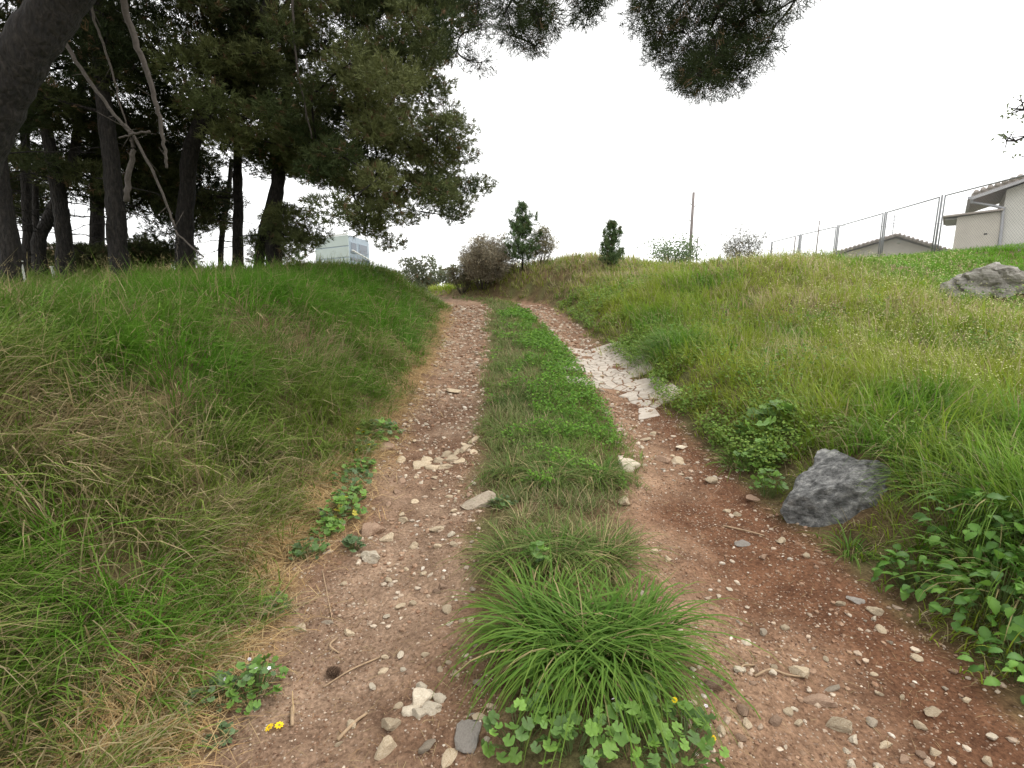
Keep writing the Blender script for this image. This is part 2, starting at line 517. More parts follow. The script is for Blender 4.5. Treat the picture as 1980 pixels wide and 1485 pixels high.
# dry patches (x, y, radius, strength) and lush patches, left bank then right slope
DRYP = [(-2.63, 2.75, .42, .95), (-2.5, 3.4, .28, .85), (-2.85, 5.8, .5, .75), (-2.6, 6.5, .45, .7), (-2.1, 2.3, .6, .55), (-2.3, 2.2, .35, .6),
        (-1.55, 1.4, .35, .5), (-1.75, 3.3, .4, .45), (-1.95, 7.6, .4, .6), (-1.8, 10, .5, .6), (-2.1, 13, .7, .5), (-4.6, 4.3, .5, .5),
        (5.3, 9.2, 1.1, .55), (7.2, 8.0, 1.2, .5), (2.2, 17, 2.4, .8), (3.4, 15.5, 1.6, .6), (6.6, 12.6, 2.0, .55), (5.0, 14.5, 1.8, .6), (.6, 19.5, 1.8, .8),
        (2.6, 3.6, .35, .45), (3.9, 6.3, .6, .35), (9, 14, 2, .4)]
LUSH = [(-1.8, 1.85, .45, .9), (-2.9, 4.2, .6, .7), (-3.6, 6.5, 1.2, .8), (-3.6, 9.5, 2.0, .8), (-2.7, 12, 1.2, .8), (-5, 6, 1.5, .7),
        (3.5, 3.6, .9, .8), (2.35, 7.5, .7, .9), (2.9, 9.8, 1.1, .8), (4.2, 11.3, .9, .7), (14, 15, 5, .9), (2.6, 2.4, .6, .5), (17, 20, 5, .9), (11, 12, 2.4, .6)]
def patch(L, x, y):
    r = np.zeros(len(x))
    for a, b, s, w in L:
        r = np.maximum(r, w * np.exp(-(((x - a) ** 2 + (y - b) ** 2) / s ** 2) ** 1.3))
    return r

def scatter(x0, x1, y0, y1, dens):
    """dens: function of distance -> points per square metre; rejection sampled"""
    ys = np.linspace(y0, y1, 60); out = []
    for a, b in zip(ys[:-1], ys[1:]):
        xs = np.linspace(x0, x1, 40)
        for c, d in zip(xs[:-1], xs[1:]):
            mx, my = (c + d) / 2, (a + b) / 2
            if my < .3 or abs(mx) > my * 1.22 + 1.0: continue         # what the photograph never sees stays bare
            n = RNG.poisson(dens(math.hypot(mx, my)) * (d - c) * (b - a))
            if n: out.append(np.stack([RNG.uniform(c, d, n), RNG.uniform(a, b, n)], -1))
    return np.concatenate(out)

WIND = math.radians(-25)
# --- left bank: tall, wind-combed
bag = Bag()
pts = scatter(-13, -.9, 1.0, 19, lambda d: min(560, 1350 / d))
x, y = pts[:, 0], pts[:, 1]
dl = edge(E_L, y) - x + (fbm(x * 2.3, y * 1.9, 61) - .5) * .6
keep = dl > RNG.uniform(.0, .25, len(x))
x, y, dl = x[keep], y[keep], dl[keep]
dist = np.hypot(x, y)
n1 = fbm(x * 1.1, y * 1.1, 51); n2 = fbm(x * 3.2, y * 3.2, 52)
dry = np.clip(patch(DRYP, x, y) * (1 - .6 * patch(LUSH, x, y)) + np.clip(n2 - .58, 0, 1) * 1.6 + .55 * (1 - sstep(dl / .45)), 0, 1)
lush = patch(LUSH, x, y)
P = np.stack([x, y, ground_z(x, y)], -1)
n3 = fbm(x * 4.5, y * 4.5, 58, 2)
hgt = (.18 + .26 * sstep(dl / .9)) * (.45 + .45 * n1 + .65 * n3) * (1 - .2 * dry)
hgt = hgt * (1 - .35 * sstep((y - 11) / 6))
cdry = mixv(DRYG, DRY, RNG.uniform(0, 1, len(x)))
cgrn = mixv(mixv(G_DEEP, np.array([.105, .27, .018]), np.clip(n2 * 1.4 - .2 + lush * .5, 0, 1)), G_OLIVE, np.clip(.75 - lush * .9 - sstep((dist - 3.0) / 4) * .35, 0, 1) * np.clip(n1 * 1.5, 0, 1))
def cf(i, k):
    isd = RNG.uniform(0, 1, k) < dry[i] * .85 + .06
    c = np.where(isd[:, None], cdry[i], cgrn[i])
    return c * RNG.uniform(.72, 1.28, k)[:, None]
azw = WIND + (fbm(x * .8, y * .8, 77) - .5) * 3.0 + (vnoise(x * 4, y * 4, 78) - .5) * 4.5
def banded(az=None, azs=1.1, lean=(.1, .7), bend=(.3, 1.5), wf=.0058, sp=.04, nb=(8, 7, 6)):
    for lo, hi, n_, S in ((0, 3.0, nb[0], 4), (3.0, 6.0, nb[1], 3), (6.0, 99, nb[2], 2)):
        I = np.where((dist >= lo) & (dist < hi))[0]
        if len(I):
            tufts(bag, P[I], n_, hgt[I], sp, wf * (.72 + dist[I] * .18), S, lambda i, k, I=I: cf(I[i], k), None if az is None else az[I], azs, lean, bend)
banded(azw, .7, (.15, .8), (.5, 1.9))
tag(link('tall_grass', bag.mesh('tall_grass'), M['grass']), 'tall windblown green and straw coloured grass covering the bank beside the left rut', 'grass', kind='stuff')

# --- right bank and slope
bag = Bag()
pts = scatter(-3.6, 25, 1.0, 24, lambda d: min(560, 1230 / d) * (1 if d < 13 else .75))
x, y = pts[:, 0], pts[:, 1]
dr = x - edge(E_R, y) + (fbm(x * 2.6, y * 2.0, 63) - .5) * .6
keep = (dr > RNG.uniform(-.05, .3, len(x))) & (((x - 2.2) / .36) ** 2 + ((y - 3.12) / .26) ** 2 > 1) & (((x - 8.95) / .85) ** 2 + ((y - 9.5) / .5) ** 2 > 1)
x, y, dr = x[keep], y[keep], dr[keep]
dist = np.hypot(x, y)
n1 = fbm(x * .9, y * .9, 53); n2 = fbm(x * 2.8, y * 2.8, 54)
lush = patch(LUSH, x, y)
dry = np.clip(.8 * patch(DRYP, x, y) * (1 - .6 * lush) + np.clip(n2 - .62, 0, 1) * 1.1 + .3 * (1 - sstep(dr / .5)), 0, 1)
lawn = sstep((x - 6.8 - .25 * (y - 8)) / 2.5)
P = np.stack([x, y, ground_z(x, y)], -1)
hgt = (.12 + .17 * sstep(dr / 1.0)) * (.35 + .7 * n1 + .55 * fbm(x * 4, y * 4, 59, 2)) * (1 + .6 * lush) * (1 - .62 * lawn)
cgrn = mixv(mixv(G_MID, G_YEL, np.clip(1.05 - lush * 1.0 + (n2 - .5) * 3.2 + (n1 - .5) * 1.5, 0, 1) * .85), np.array([.12, .30, .022]), np.clip(lawn * .9 + lush * .3, 0, .9))
cdry = mixv(DRY, np.array([.42, .36, .23]), RNG.uniform(0, 1, len(x)))
azr = math.radians(200) + (vnoise(x * 3, y * 3, 79) - .5) * 5
banded(azr, .9, (.05, .55), (.3, 1.7))
tag(link('slope_grass', bag.mesh('slope_grass'), M['grass']), 'yellow green meadow grass covering the slope and lawn beside the right rut', 'grass', kind='stuff')

# --- median strip
bag = Bag()
pts = scatter(-2.2, 1.4, 1.0, 21, lambda d: min(560, 1500 / d))
x, y = pts[:, 0], pts[:, 1]
a, b = edge(E_ML, y), edge(E_MR, y)
wob = (fbm(x * 3.1, y * 2.1, 64) - .5) * .62
k = np.minimum(x - a, b - x) + wob
keep = (k > RNG.uniform(-.1, .1, len(x))) & (y > 2.65) & ~((y > 2.75) & (y < 3.1) & (RNG.uniform(0, 1, len(x)) < .7))
x, y, k = x[keep], y[keep], k[keep]
dist = np.hypot(x, y)
n1 = fbm(x * 1.4, y * 1.4, 55); n2 = fbm(x * 4, y * 4, 56)
lush = np.clip(sstep((x - a[keep]) / (b[keep] - a[keep]) * 1.6 - .4) * sstep((y - 3.2) / 1.5), 0, 1)
dry = np.clip(np.clip(n2 - .5, 0, 1) * 1.6 + .35 * (1 - sstep((y - 2.6) / 1.6)), 0, .8)
P = np.stack([x, y, ground_z(x, y)], -1)
hgt = .13 * (.5 + n1) * (.75 + .4 * sstep(k / .25)) * (1 - .3 * lush)
cgrn = mixv(mixv(np.array([.15, .21, .07]), G_MID, lush), G_OLIVE, np.clip(n1 - .35, 0, .6))
cdry = mixv(DRYG, DRY, RNG.uniform(0, 1, len(x)))
banded(None, 1, (.1, .7), (.3, 1.5), .0050, .03)
tag(link('median_grass', bag.mesh('median_grass'), M['grass']), 'short mixed green and straw grass growing on the strip between the wheel ruts', 'grass', kind='stuff')

# ------------------------------------------------------------------ pines
TRUNK = {
    'leaning': [(-6.01, 5.0, 1.06), (-5.65, 5.0, 1.88), (-5.29, 5.0, 2.6), (-4.91, 5.0, 3.23), (-4.54, 5.0, 3.69), (-4.11, 5.0, 4.16), (-3.55, 5.0, 4.69), (-2.89, 5.0, 5.28)],
    'A': [(-8.98, 9.00, 1.64), (-8.90, 9.00, 2.62), (-8.88, 9.00, 3.49), (-8.86, 9.00, 4.32), (-8.68, 9.00, 5.52), (-8.25, 9.00, 7.39)],
    'B': [(-12.54, 13.00, 1.83), (-12.28, 13.00, 3.38), (-12.13, 13.00, 4.61), (-11.93, 13.00, 6.16), (-11.70, 13.00, 7.87), (-11.24, 13.00, 10.53)],
    'C': [(-11.24, 12.00, 1.80), (-11.16, 12.00, 2.76), (-10.91, 12.00, 3.23), (-10.56, 12.00, 3.75), (-10.19, 12.00, 4.37), (-9.87, 12.00, 5.26), (-9.59, 12.00, 6.34), (-9.30, 12.00, 7.88)],
    'D': [(-9.76, 11.00, 1.78), (-9.66, 11.00, 2.98), (-9.66, 11.00, 3.72), (-9.69, 11.00, 4.65), (-9.72, 11.00, 5.44), (-9.74, 11.00, 6.60), (-9.66, 11.00, 8.26)],
    'E': [(-11.59, 14.00, 1.86), (-11.34, 14.00, 3.52), (-11.10, 14.00, 4.98), (-10.90, 14.00, 6.52), (-10.61, 14.00, 8.36), (-10.13, 14.00, 11.22)],
    'F': [(-7.82, 10.00, 1.75), (-7.75, 10.00, 2.85), (-7.69, 10.00, 3.90), (-7.67, 10.00, 5.09), (-7.61, 10.00, 6.14), (-7.46, 10.00, 7.81)],
    'G': [(-7.51, 11.50, 1.85), (-7.34, 11.50, 3.27), (-7.08, 11.50, 4.47), (-6.67, 11.50, 5.42), (-6.12, 11.50, 6.13), (-5.65, 11.50, 6.69), (-5.08, 11.50, 7.62), (-4.56, 11.50, 8.75)],
    'H': [(-8.73, 15.00, 2.03), (-8.50, 15.00, 3.52), (-8.26, 15.00, 4.38), (-8.07, 15.00, 5.40)],
    'I': [(-7.38, 13.50, 1.98), (-7.23, 13.50, 3.58), (-7.09, 13.50, 4.73), (-7.05, 13.50, 5.98), (-6.96, 13.50, 7.30), (-6.74, 13.50, 9.79)],
    'K': [(-6.15, 13.00, 2.03), (-6.04, 13.00, 3.38), (-5.90, 13.00, 4.25), (-5.75, 13.00, 5.34), (-5.38, 13.00, 6.74), (-5.01, 13.00, 8.42), (-4.77, 13.00, 10.01)],
    'J': [(-6.68, 13.20, 2.04), (-6.45, 13.20, 3.15), (-6.21, 13.20, 3.79), (-6.02, 13.20, 4.41)],
    'C2': [(-11.22, 12.10, 2.65), (-11.23, 12.10, 3.36), (-11.07, 12.10, 4.17)],
    'limb': [(-3.02, 5.00, 4.85), (-1.81, 5.22, 5.65), (-0.44, 5.44, 5.53), (0.99, 5.66, 5.21), (2.24, 5.88, 4.92), (2.82, 6.10, 4.59)],
}
DEADB = {
    'd1': [(-5.97, 8.50, 6.44), (-6.00, 8.50, 5.95), (-5.89, 8.50, 5.44), (-5.76, 8.50, 5.00), (-5.70, 8.50, 4.62), (-5.65, 8.50, 4.28), (-5.63, 8.50, 3.85), (-5.63, 8.50, 3.58)],
    'd2': [(-7.22, 8.50, 5.81), (-6.91, 8.50, 5.26), (-6.65, 8.50, 4.81), (-6.41, 8.50, 4.43), (-6.17, 8.50, 4.13), (-5.93, 8.50, 3.69), (-5.74, 8.50, 3.18), (-5.62, 8.50, 2.73), (-5.56, 8.50, 2.52), (-5.17, 8.50, 2.18)],
    'd2b': [(-5.58, 8.50, 2.56), (-5.58, 8.50, 2.39), (-5.64, 8.50, 2.23)],
    'd3': [(-6.59, 8.60, 6.29), (-6.58, 8.60, 5.86), (-6.45, 8.60, 5.34), (-6.36, 8.60, 4.81), (-6.27, 8.60, 4.23)],
    'd4': [(-6.23, 8.50, 4.24), (-6.15, 8.50, 4.13), (-6.14, 8.50, 3.85), (-6.27, 8.50, 3.46), (-6.35, 8.50, 3.05)],
    'd5': [(-6.27, 8.40, 3.99), (-6.08, 8.40, 4.06), (-5.76, 8.40, 4.09)],
    'd6': [(-4.40, 11.00, 7.90), (-4.39, 11.00, 7.35), (-4.41, 11.00, 6.41), (-4.29, 11.00, 5.44), (-4.18, 11.00, 4.75)],
}
# crown outlines in the x-z plane through each crown, metres
OUTLINE = {
    'main': [(-6.00, 10.99), (-1.27, 10.99), (-1.42, 8.31), (-1.50, 7.00), (-1.76, 6.43), (-2.02, 5.72), (-1.75, 5.51), (-1.07, 5.51), (-0.82, 5.22), (-0.78, 4.92), (-1.15, 4.33), (-1.31, 3.96), (-1.80, 3.78), (-2.45, 3.47), (-2.83, 3.16), (-2.89, 2.95), (-3.38, 2.87), (-3.76, 3.10), (-3.88, 3.35), (-4.18, 3.78), (-4.47, 4.14), (-4.97, 4.33), (-5.48, 4.39), (-5.97, 4.57), (-6.31, 5.04), (-6.53, 6.09)],
    'Ktail': [(-5.82, 3.69), (-5.38, 3.50), (-4.98, 3.19), (-5.18, 2.87), (-5.56, 2.74), (-5.80, 3.06)],
    'Kbit': [(-6.63, 2.93), (-6.33, 3.06), (-6.24, 2.61), (-6.58, 2.48)],
    'topleft': [(-11.00, 9.65), (-5.06, 9.65), (-5.43, 5.64), (-5.99, 5.35), (-6.25, 5.93), (-6.76, 6.98), (-7.09, 6.03), (-6.94, 5.44), (-7.94, 5.15), (-8.73, 4.95), (-8.96, 5.54), (-9.58, 5.64), (-10.67, 4.95), (-12.06, 4.44)],
    'Ipads': [(-8.07, 5.11), (-7.69, 4.86), (-7.77, 4.54), (-8.14, 4.48), (-7.69, 4.22), (-7.80, 3.84), (-8.22, 3.77), (-7.90, 3.51), (-7.96, 3.21), (-9.03, 3.18), (-9.60, 4.10), (-9.17, 5.36), (-8.59, 5.73)],
    'mid': [(-11.18, 5.69), (-9.63, 5.93), (-8.26, 5.69), (-8.28, 4.98), (-8.62, 3.75), (-9.68, 3.63), (-9.76, 4.00), (-10.58, 3.75), (-11.22, 3.88), (-11.36, 4.61)],
    'low': [(-11.04, 2.97), (-10.25, 3.04), (-9.56, 2.83), (-9.39, 2.49), (-10.76, 2.42)],
    'low2': [(-13.69, 5.24), (-12.77, 5.76), (-12.63, 4.98), (-13.13, 3.66), (-13.98, 3.66)],
    'low3': [(-11.54, 2.68), (-10.73, 2.74), (-10.51, 2.42), (-11.59, 2.35)],
    'Icol': [(-7.22, 7.53), (-6.58, 7.53), (-6.62, 5.61), (-6.97, 4.73), (-7.33, 5.11), (-7.52, 5.85)],
    'ov1': [(1.53, 5.08), (3.03, 5.08), (2.97, 4.44), (2.83, 4.01), (2.50, 3.93), (2.05, 3.80), (1.95, 4.08), (1.74, 4.34), (1.47, 4.56)],
    'ov2': [(-0.13, 4.96), (0.50, 4.96), (0.46, 4.41), (0.22, 4.28), (-0.03, 4.34)],
    'ov3': [(-0.63, 4.90), (-0.16, 4.90), (-0.22, 4.24), (-0.48, 4.06), (-0.63, 4.07)],
    'ov4': [(0.51, 5.02), (1.13, 5.02), (1.09, 4.59), (0.60, 4.51)],
}

def inpoly(p, poly):
    x, z = p; r = False; j = len(poly) - 1
    for i in range(len(poly)):
        xi, zi = poly[i]; xj, zj = poly[j]
        if (zi > z) != (zj > z) and x < (xj - xi) * (z - zi) / (zj - zi) + xi: r = not r
        j = i
    return r

def sample_clumps(poly, n, y0, ys, mind):
    xs = [p[0] for p in poly]; zs = [p[1] for p in poly]
    out = []; tries = 0
    while len(out) < n and tries < n * 60:
        tries += 1
        p = (random.uniform(min(xs), max(xs)), random.uniform(min(zs), max(zs)))
        if not inpoly(p, poly): continue
        q = np.array([p[0], y0 + random.gauss(0, ys), p[1]])
        if any(abs(q[0] - o[0]) < mind and abs(q[2] - o[2]) < mind * .7 and abs(q[1] - o[1]) < mind * 2 for o in out): continue
        out.append(q)
    return out

N_DARK = np.array([.018, .027, .010]); N_GRN = np.array([.045, .062, .022]); N_OLV = np.array([.095, .104, .040]); N_BRN = np.array([.16, .105, .06])

def needles(bag, centres, rad, ntuft, nneed, ln, wd, flat=.6, up=.35, cols=None, twigs=None):
    """tufts of single-triangle needles spread through each clump"""
    for c, r, cc in zip(centres, rad, cols):
        nt = max(6, int(ntuft * (r / .42) ** 2))
        d = unit(RNG.normal(0, 1, (nt, 3)))
        rr = r * RNG.uniform(.15, 1, nt) ** .5
        tp = c + d * rr[:, None] * np.array([1.15, 1.15, flat])
        base = unit(d * np.array([1, 1, .6]) + np.array([0, 0, up]) + RNG.normal(0, .3, (nt, 3)))
        if twigs is not None:
            for t in tp[::3]:
                twigs.append((c, t))
        k = nt * nneed
        ti = np.repeat(np.arange(nt), nneed)
        dirs = unit(base[ti] + RNG.normal(0, .55, (k, 3)))
        side = unit(np.cross(dirs, RNG.normal(0, 1, (k, 3))))
        p0 = tp[ti] + RNG.normal(0, .02, (k, 3)) - dirs * .02
        L = ln * RNG.uniform(.6, 1.25, k); w = wd * RNG.uniform(.7, 1.3, k) / 2
        Vt = np.stack([p0 - side * w[:, None], p0 + side * w[:, None], p0 + dirs * L[:, None]], 1).reshape(-1, 3)
        tri = np.arange(3 * k).reshape(-1, 3)
        tc = cc[None] * RNG.uniform(.7, 1.3, (nt, 1))
        br = RNG.uniform(0, 1, nt) < .05
        tc[br] = N_BRN
        bag.add(Vt, [tri], np.repeat(tc[ti], 3, 0))

def attach(bag, trunk, centres, rmin=.006, k=.0062, sag=.06, start=.3):
    """grow limbs from the trunk through the clump centres, thicker where they carry more"""
    tp = trunk[int(len(trunk) * start):]
    if not len(centres): return
    C = np.array(centres)
    order = np.argsort(np.linalg.norm(C[:, None] - tp[None], axis=2).min(1))
    placed, par, src = [], {}, {}
    for i in order:
        pen = np.clip(C[i][2] - .15 - tp[:, 2], -9, 9)
        dt = np.linalg.norm(C[i] - tp, axis=1) + np.where(pen < 0, -pen * .8, 0)
        a = dt.argmin(); best = dt[a] ; par[i] = -1; src[i] = tp[a]
        if placed:
            dc = np.linalg.norm(C[placed] - C[i], axis=1) * 1.12 + .12
            b = dc.argmin()
            if dc[b] < best: par[i] = placed[b]; src[i] = C[placed[b]]
        placed.append(i)
    cnt = {i: 1 for i in placed}
    for i in reversed(placed):
        if par[i] >= 0: cnt[par[i]] += cnt[i]
    for i in placed:
        a, b = src[i], C[i]
        m = (a + b) / 2 + np.array([random.gauss(0, .06), random.gauss(0, .06), -sag * np.linalg.norm(b - a) + random.gauss(0, .05)]) 
        t = np.linspace(0, 1, 6)[:, None]
        pth = a * (1 - t) ** 2 + 2 * m * t * (1 - t) + b * t * t
        r1 = rmin + k * math.sqrt(cnt[i]); r0 = r1 * 1.25
        tube(bag, pth, np.linspace(r0, r1 * (.55 if cnt[i] == 1 else .9), 6), 5)

def trunk_path(pts):
    p = smooth_path(pts, 7)
    w = np.stack([fbm(p[:, 2] * 1.3 + 3, p[:, 0], 90) - .5, fbm(p[:, 2] * 1.3 + 31, p[:, 0], 91) - .5, np.zeros(len(p))], -1)
    return p + w * .09

def pine(label, trunk, dia, clumps, rad=(.34, .56), ntuft=112, nneed=8, ln=.135, wd=.017, cols=None, stems=(), dead=(), twigs=8, top=.45, olive=0, extra=None, group='pines on the left bank'):
    p0 = np.array(trunk[0]); p0[2] = gz(p0[0], p0[1])
    root = tag(empty('pine_tree', tuple(p0)), label, 'tree', group)
    def child(name, bag, mat, smooth=True):
        me = bag.mesh(name, smooth)
        o = link(name, me, mat, root); o.location = tuple(-p0); return o
    pts = [tuple(p0 - np.array([0, 0, .15]))] + [tuple(q) for q in trunk[1:]]
    tp = trunk_path(pts)
    s = np.linspace(0, 1, len(tp))
    b = Bag()
    r = dia / 2 * (1 - (1 - top) * s) * (1 + .35 * np.exp(-s * 22))
    tube(b, tp, r * (1 + .05 * np.sin(np.arange(len(tp)) * 2.1)), 18)
    tv = b.V[0]; m_ = len(tp); ctr = np.repeat(tp, 18, 0); rad_ = tv - ctr
    th_ = np.tile(np.arange(18), m_) / 18 * 7; zz_ = tv[:, 2] * 2.2
    b.V[0] = ctr + rad_ * (1 + .16 * (vnoise(th_ * 1.3 + dia * 50, zz_, 95) - .5) + .12 * (vnoise(th_ * 2.9, zz_ * 2.1, 96) - .5))[:, None]
    child('trunk', b, M['bark'])
    for st, d0, d1 in stems:
        b = Bag(); q = trunk_path(st); tube(b, q, np.linspace(d0 / 2, d1 / 2, len(q)), 9); child('stem', b, M['bark'])
    lb = Bag()
    if len(clumps):
        attach(lb, tp, clumps)
    for _ in range(twigs):                                     # bare dead twigs low on the trunk
        a = tp[random.randrange(int(len(tp) * .12), int(len(tp) * .6))]
        az = random.uniform(-math.pi, math.pi); l_ = random.uniform(.5, 1.7)
        e = a + np.array([math.cos(az) * l_, math.sin(az) * l_, random.uniform(-.35, .2)])
        m = (a + e) / 2 + np.array([0, 0, random.uniform(.02, .22)])
        t = np.linspace(0, 1, 7)[:, None]
        pth = a * (1 - t) ** 2 + 2 * m * t * (1 - t) + e * t * t + RNG.normal(0, .012, (7, 3))
        tube(lb, pth, np.linspace(.014, .004, 7), 4)
        for f in (3, 4, 5):
            q = pth[f]; e2 = q + np.array([random.gauss(0, .22), random.gauss(0, .22), random.gauss(-.03, .12)])
            tube(lb, [q, (q + e2) / 2 + RNG.normal(0, .02, 3), e2], [.006, .005, .003], 3)
    if extra: extra(lb)
    if lb.n: child('branches', lb, M['bark'])['kind'] = 'stuff'
    for st, d0, d1 in dead:
        b = Bag(); q = smooth_path(st, 5) + RNG.normal(0, .008, ((len(st) - 1) * 5 + 1, 3)); tube(b, q, np.linspace(d0 / 2, d1 / 2, len(q)), 7)
        for f in range(4, len(q) - 2, 4):
            e = q[f] + np.array([random.gauss(0, .12), random.gauss(0, .1), random.gauss(-.05, .12)])
            tube(b, [q[f], (q[f] + e) / 2, e], [.007, .005, .003], 4)
        child('dead_branch', b, M['deadwood'])
    if len(clumps):
        nb = Bag()
        rr = [random.uniform(*rad) for _ in clumps]
        if cols is None:
            cols = []
            for c in clumps:
                t = fbm(np.array([c[0] * .7]), np.array([c[2] * .7 + c[1]]), 71)[0]
                v = N_DARK * (1 - t) + N_GRN * t
                o = min(max((t - .42) * 2.2 + olive + random.gauss(0, .2), 0), .85)
                cols.append((v * (1 - o) + N_OLV * o) * (1 + 2.6 * olive))
        needles(nb, clumps, rr, ntuft, nneed, ln, wd, cols=cols)
        child('crown', nb, M['needle'], False)
    return root

O = OUTLINE
cl_main = sample_clumps(O['main'], 340, 12.9, 1.25, .25)
cl_top = sample_clumps(O['topleft'], 230, 11.2, 1.0, .28)
cl_K = [c for c in cl_main if c[0] > -5.6 or c[2] < 6.2]
cl_G = [c for c in cl_main if not (c[0] > -5.6 or c[2] < 6.2)] + [c for c in cl_top if c[0] > -7.9]
cl_D = [c for c in cl_top if c[0] < -9.3]
cl_F = [c for c in cl_top if -9.3 <= c[0] <= -7.9]
cl_K += sample_clumps(O['Ktail'], 9, 13.1, .3, .1) + sample_clumps(O['Kbit'], 4, 13.3, .2, .1)
T_ = TRUNK
pine('largest pine, its full olive green crown hanging low over the grey box building', T_['K'], .38, cl_K, olive=.22, ntuft=135, stems=[(T_['J'], .26, .2)], dead=[(DEADB['d6'], .07, .03)])
pine('pine with a bent trunk sweeping over behind the broken dead branches', T_['G'], .36, cl_G, twigs=10)
pine('slim straight dark pine trunk beside the snapped grey stub', T_['I'], .27, sample_clumps(O['Icol'], 26, 13.6, .5, .2) + sample_clumps(O['Ipads'], 34, 13.8, .7, .22))
pine('pine carrying broken pale dead branches that hang from its trunk', T_['F'], .36, cl_F + sample_clumps(O['mid'], 14, 10.6, .6, .25),
     dead=[(DEADB['d1'], .11, .04), (DEADB['d2'], .065, .025), (DEADB['d2b'], .03, .012), (DEADB['d3'], .045, .02), (DEADB['d4'], .05, .095), (DEADB['d5'], .028, .04)])
pine('upright dark pine standing behind the hanging dead branches', T_['E'], .36, sample_clumps(O['mid'], 50, 13.6, .7, .25) + sample_clumps(O['low'], 16, 14.2, .4, .2), twigs=12)
pine('pine with a trunk that leans away to the left above a dark base', T_['D'], .31, cl_D, twigs=10)
pine('crooked forked pine between two straighter dark trunks', T_['C'], .28, sample_clumps(O['mid'], 26, 12.6, .5, .25) + sample_clumps(O['low3'], 10, 13.2, .3, .2), stems=[(T_['C2'], .16, .1)], twigs=10)
pine('thin straight pine trunk next to a white marker post', T_['B'], .26, sample_clumps(O['low2'], 30, 13.8, .6, .22), twigs=14)
pine('thick dark pine trunk at the end of the bank, beside the far pale wall', T_['A'], .36, [c + np.array([-1.6, -1.2, .6]) for c in cl_D[::3]], twigs=6)
pine('snapped dead pine stub, thin grey and leafless beside a slim straight pine', T_['H'], .16, [], twigs=5, top=.7)

# the near pine leans over the track; its long limb carries the foliage hanging into the sky
cl_ov, ov_n = [], 0
for nm, n, yy in (('ov1', 60, 6.3), ('ov2', 14, 6.1), ('ov3', 9, 6.0), ('ov4', 7, 6.2)):
    cl_ov += sample_clumps(O[nm], n, yy, .28, .1)
lt = smooth_path(T_['leaning'][-2:] + T_['limb'], 6)
def overhang(bag):
    tube(bag, lt, np.linspace(.13, .02, len(lt)), 8)
    attach(bag, lt, cl_ov, .003, .0035, .02, .25)
    # drooping leaders with loose sprays
    for a, b in (((1.55, 6.3, 5.3), (1.68, 6.3, 4.28)), ((1.95, 6.3, 4.7), (2.2, 6.25, 4.02)), ((-.05, 6.1, 4.85), (-.02, 6.05, 4.42)), ((-.35, 6.0, 4.9), (-.42, 6.0, 4.45))):
        a, b = np.array(a), np.array(b)
        t = np.linspace(0, 1, 6)[:, None]
        tube(bag, a * (1 - t) + b * t + RNG.normal(0, .015, (6, 3)), np.linspace(.007, .003, 6), 4)
    for c in cl_ov:
        for _ in range(7):
            e = c + RNG.normal(0, .11, 3)
            tube(bag, [c, (c + e) / 2 + RNG.normal(0, .015, 3), e], [.004, .003, .002], 3, None, False)
root = pine('near pine with a massive leaning trunk and a long limb reaching over the track', T_['leaning'], .5, [], twigs=0, top=.55, extra=overhang)
nb = Bag()
upper = [np.array([random.uniform(-8.5, -1.9), random.uniform(1.6, 8.3), random.uniform(6.3, 8.4)]) for _ in range(150)]  # unseen crown overhead, enlarged across the left bank to shade it
needles(nb, upper, [.55] * 150, 34, 5, .2, .034, cols=[N_DARK * 1.4] * 150)
sprays = [np.array(p) for p in ((1.66, 6.3, 4.42), (1.70, 6.3, 4.30), (2.2, 6.25, 4.08), (-.02, 6.05, 4.42), (-.42, 6.0, 4.5), (-.5, 6.0, 4.42), (2.32, 6.25, 4.05))]
cc = cl_ov + sprays
needles(nb, cc, [random.uniform(.15, .25) for _ in cl_ov] + [.07] * len(sprays), 330, 9, .12, .0056, .85, -.25, cols=[N_DARK * .5 + N_GRN * .5 for _ in cc])
o = link('crown', nb.mesh('crown'), M['needle'], root); o.location = -root.location
ub = Bag(); attach(ub, trunk_path(T_['leaning']), upper, .01, .012, .05, .6)
o = link('branches', ub.mesh('branches', True), M['bark'], root); o.location = -root.location

# ------------------------------------------------------------------ stones
def rock_mesh(name, seed, sub=3, cuts=9, rough=.07, flat=1.0, nfreq=1.7, planes=(), ridge=0):
    r = random.Random(seed)
    bm = bmesh.new()
    bmesh.ops.create_icosphere(bm, subdivisions=sub, radius=1)
    planes = [(Vector(p[:3]).normalized(), p[3]) for p in planes]
    for _ in range(cuts):
        d = Vector((r.gauss(0, 1), r.gauss(0, 1), r.gauss(0, 1))).normalized()
        planes.append((d, r.uniform(.42, .78)))
    off = Vector((seed * 3.1, seed * 1.7, 0))
    for v in bm.verts:
        c = v.co.copy()
        for d, k in planes:
            t = c.dot(d)
            if t > k: c -= d * (t - k) * .93
        n = mnoise.noise(c * nfreq + off) * rough * 1.6 + mnoise.noise(c * nfreq * 3 + off) * rough * .7 + mnoise.noise(c * nfreq * 8 + off) * rough * .3
        if ridge:
            n -= ridge * max(0, .22 - abs(mnoise.noise(c * 1.6 + off * 1.3))) * 2.2 + ridge * max(0, .16 - abs(mnoise.noise(c * 4.1 - off))) * 1.2
        c += v.co.normalized() * n
        v.co = c
    xs = [[v.co[i] for v in bm.verts] for i in range(3)]
    for v in bm.verts:
        for i in range(3):
            lo, hi = min(xs[i]), max(xs[i])
            v.co[i] = (v.co[i] - (lo + hi) / 2) / (hi - lo)
    me = bpy.data.meshes.new(name)
    bm.to_mesh(me); bm.free()
    return me
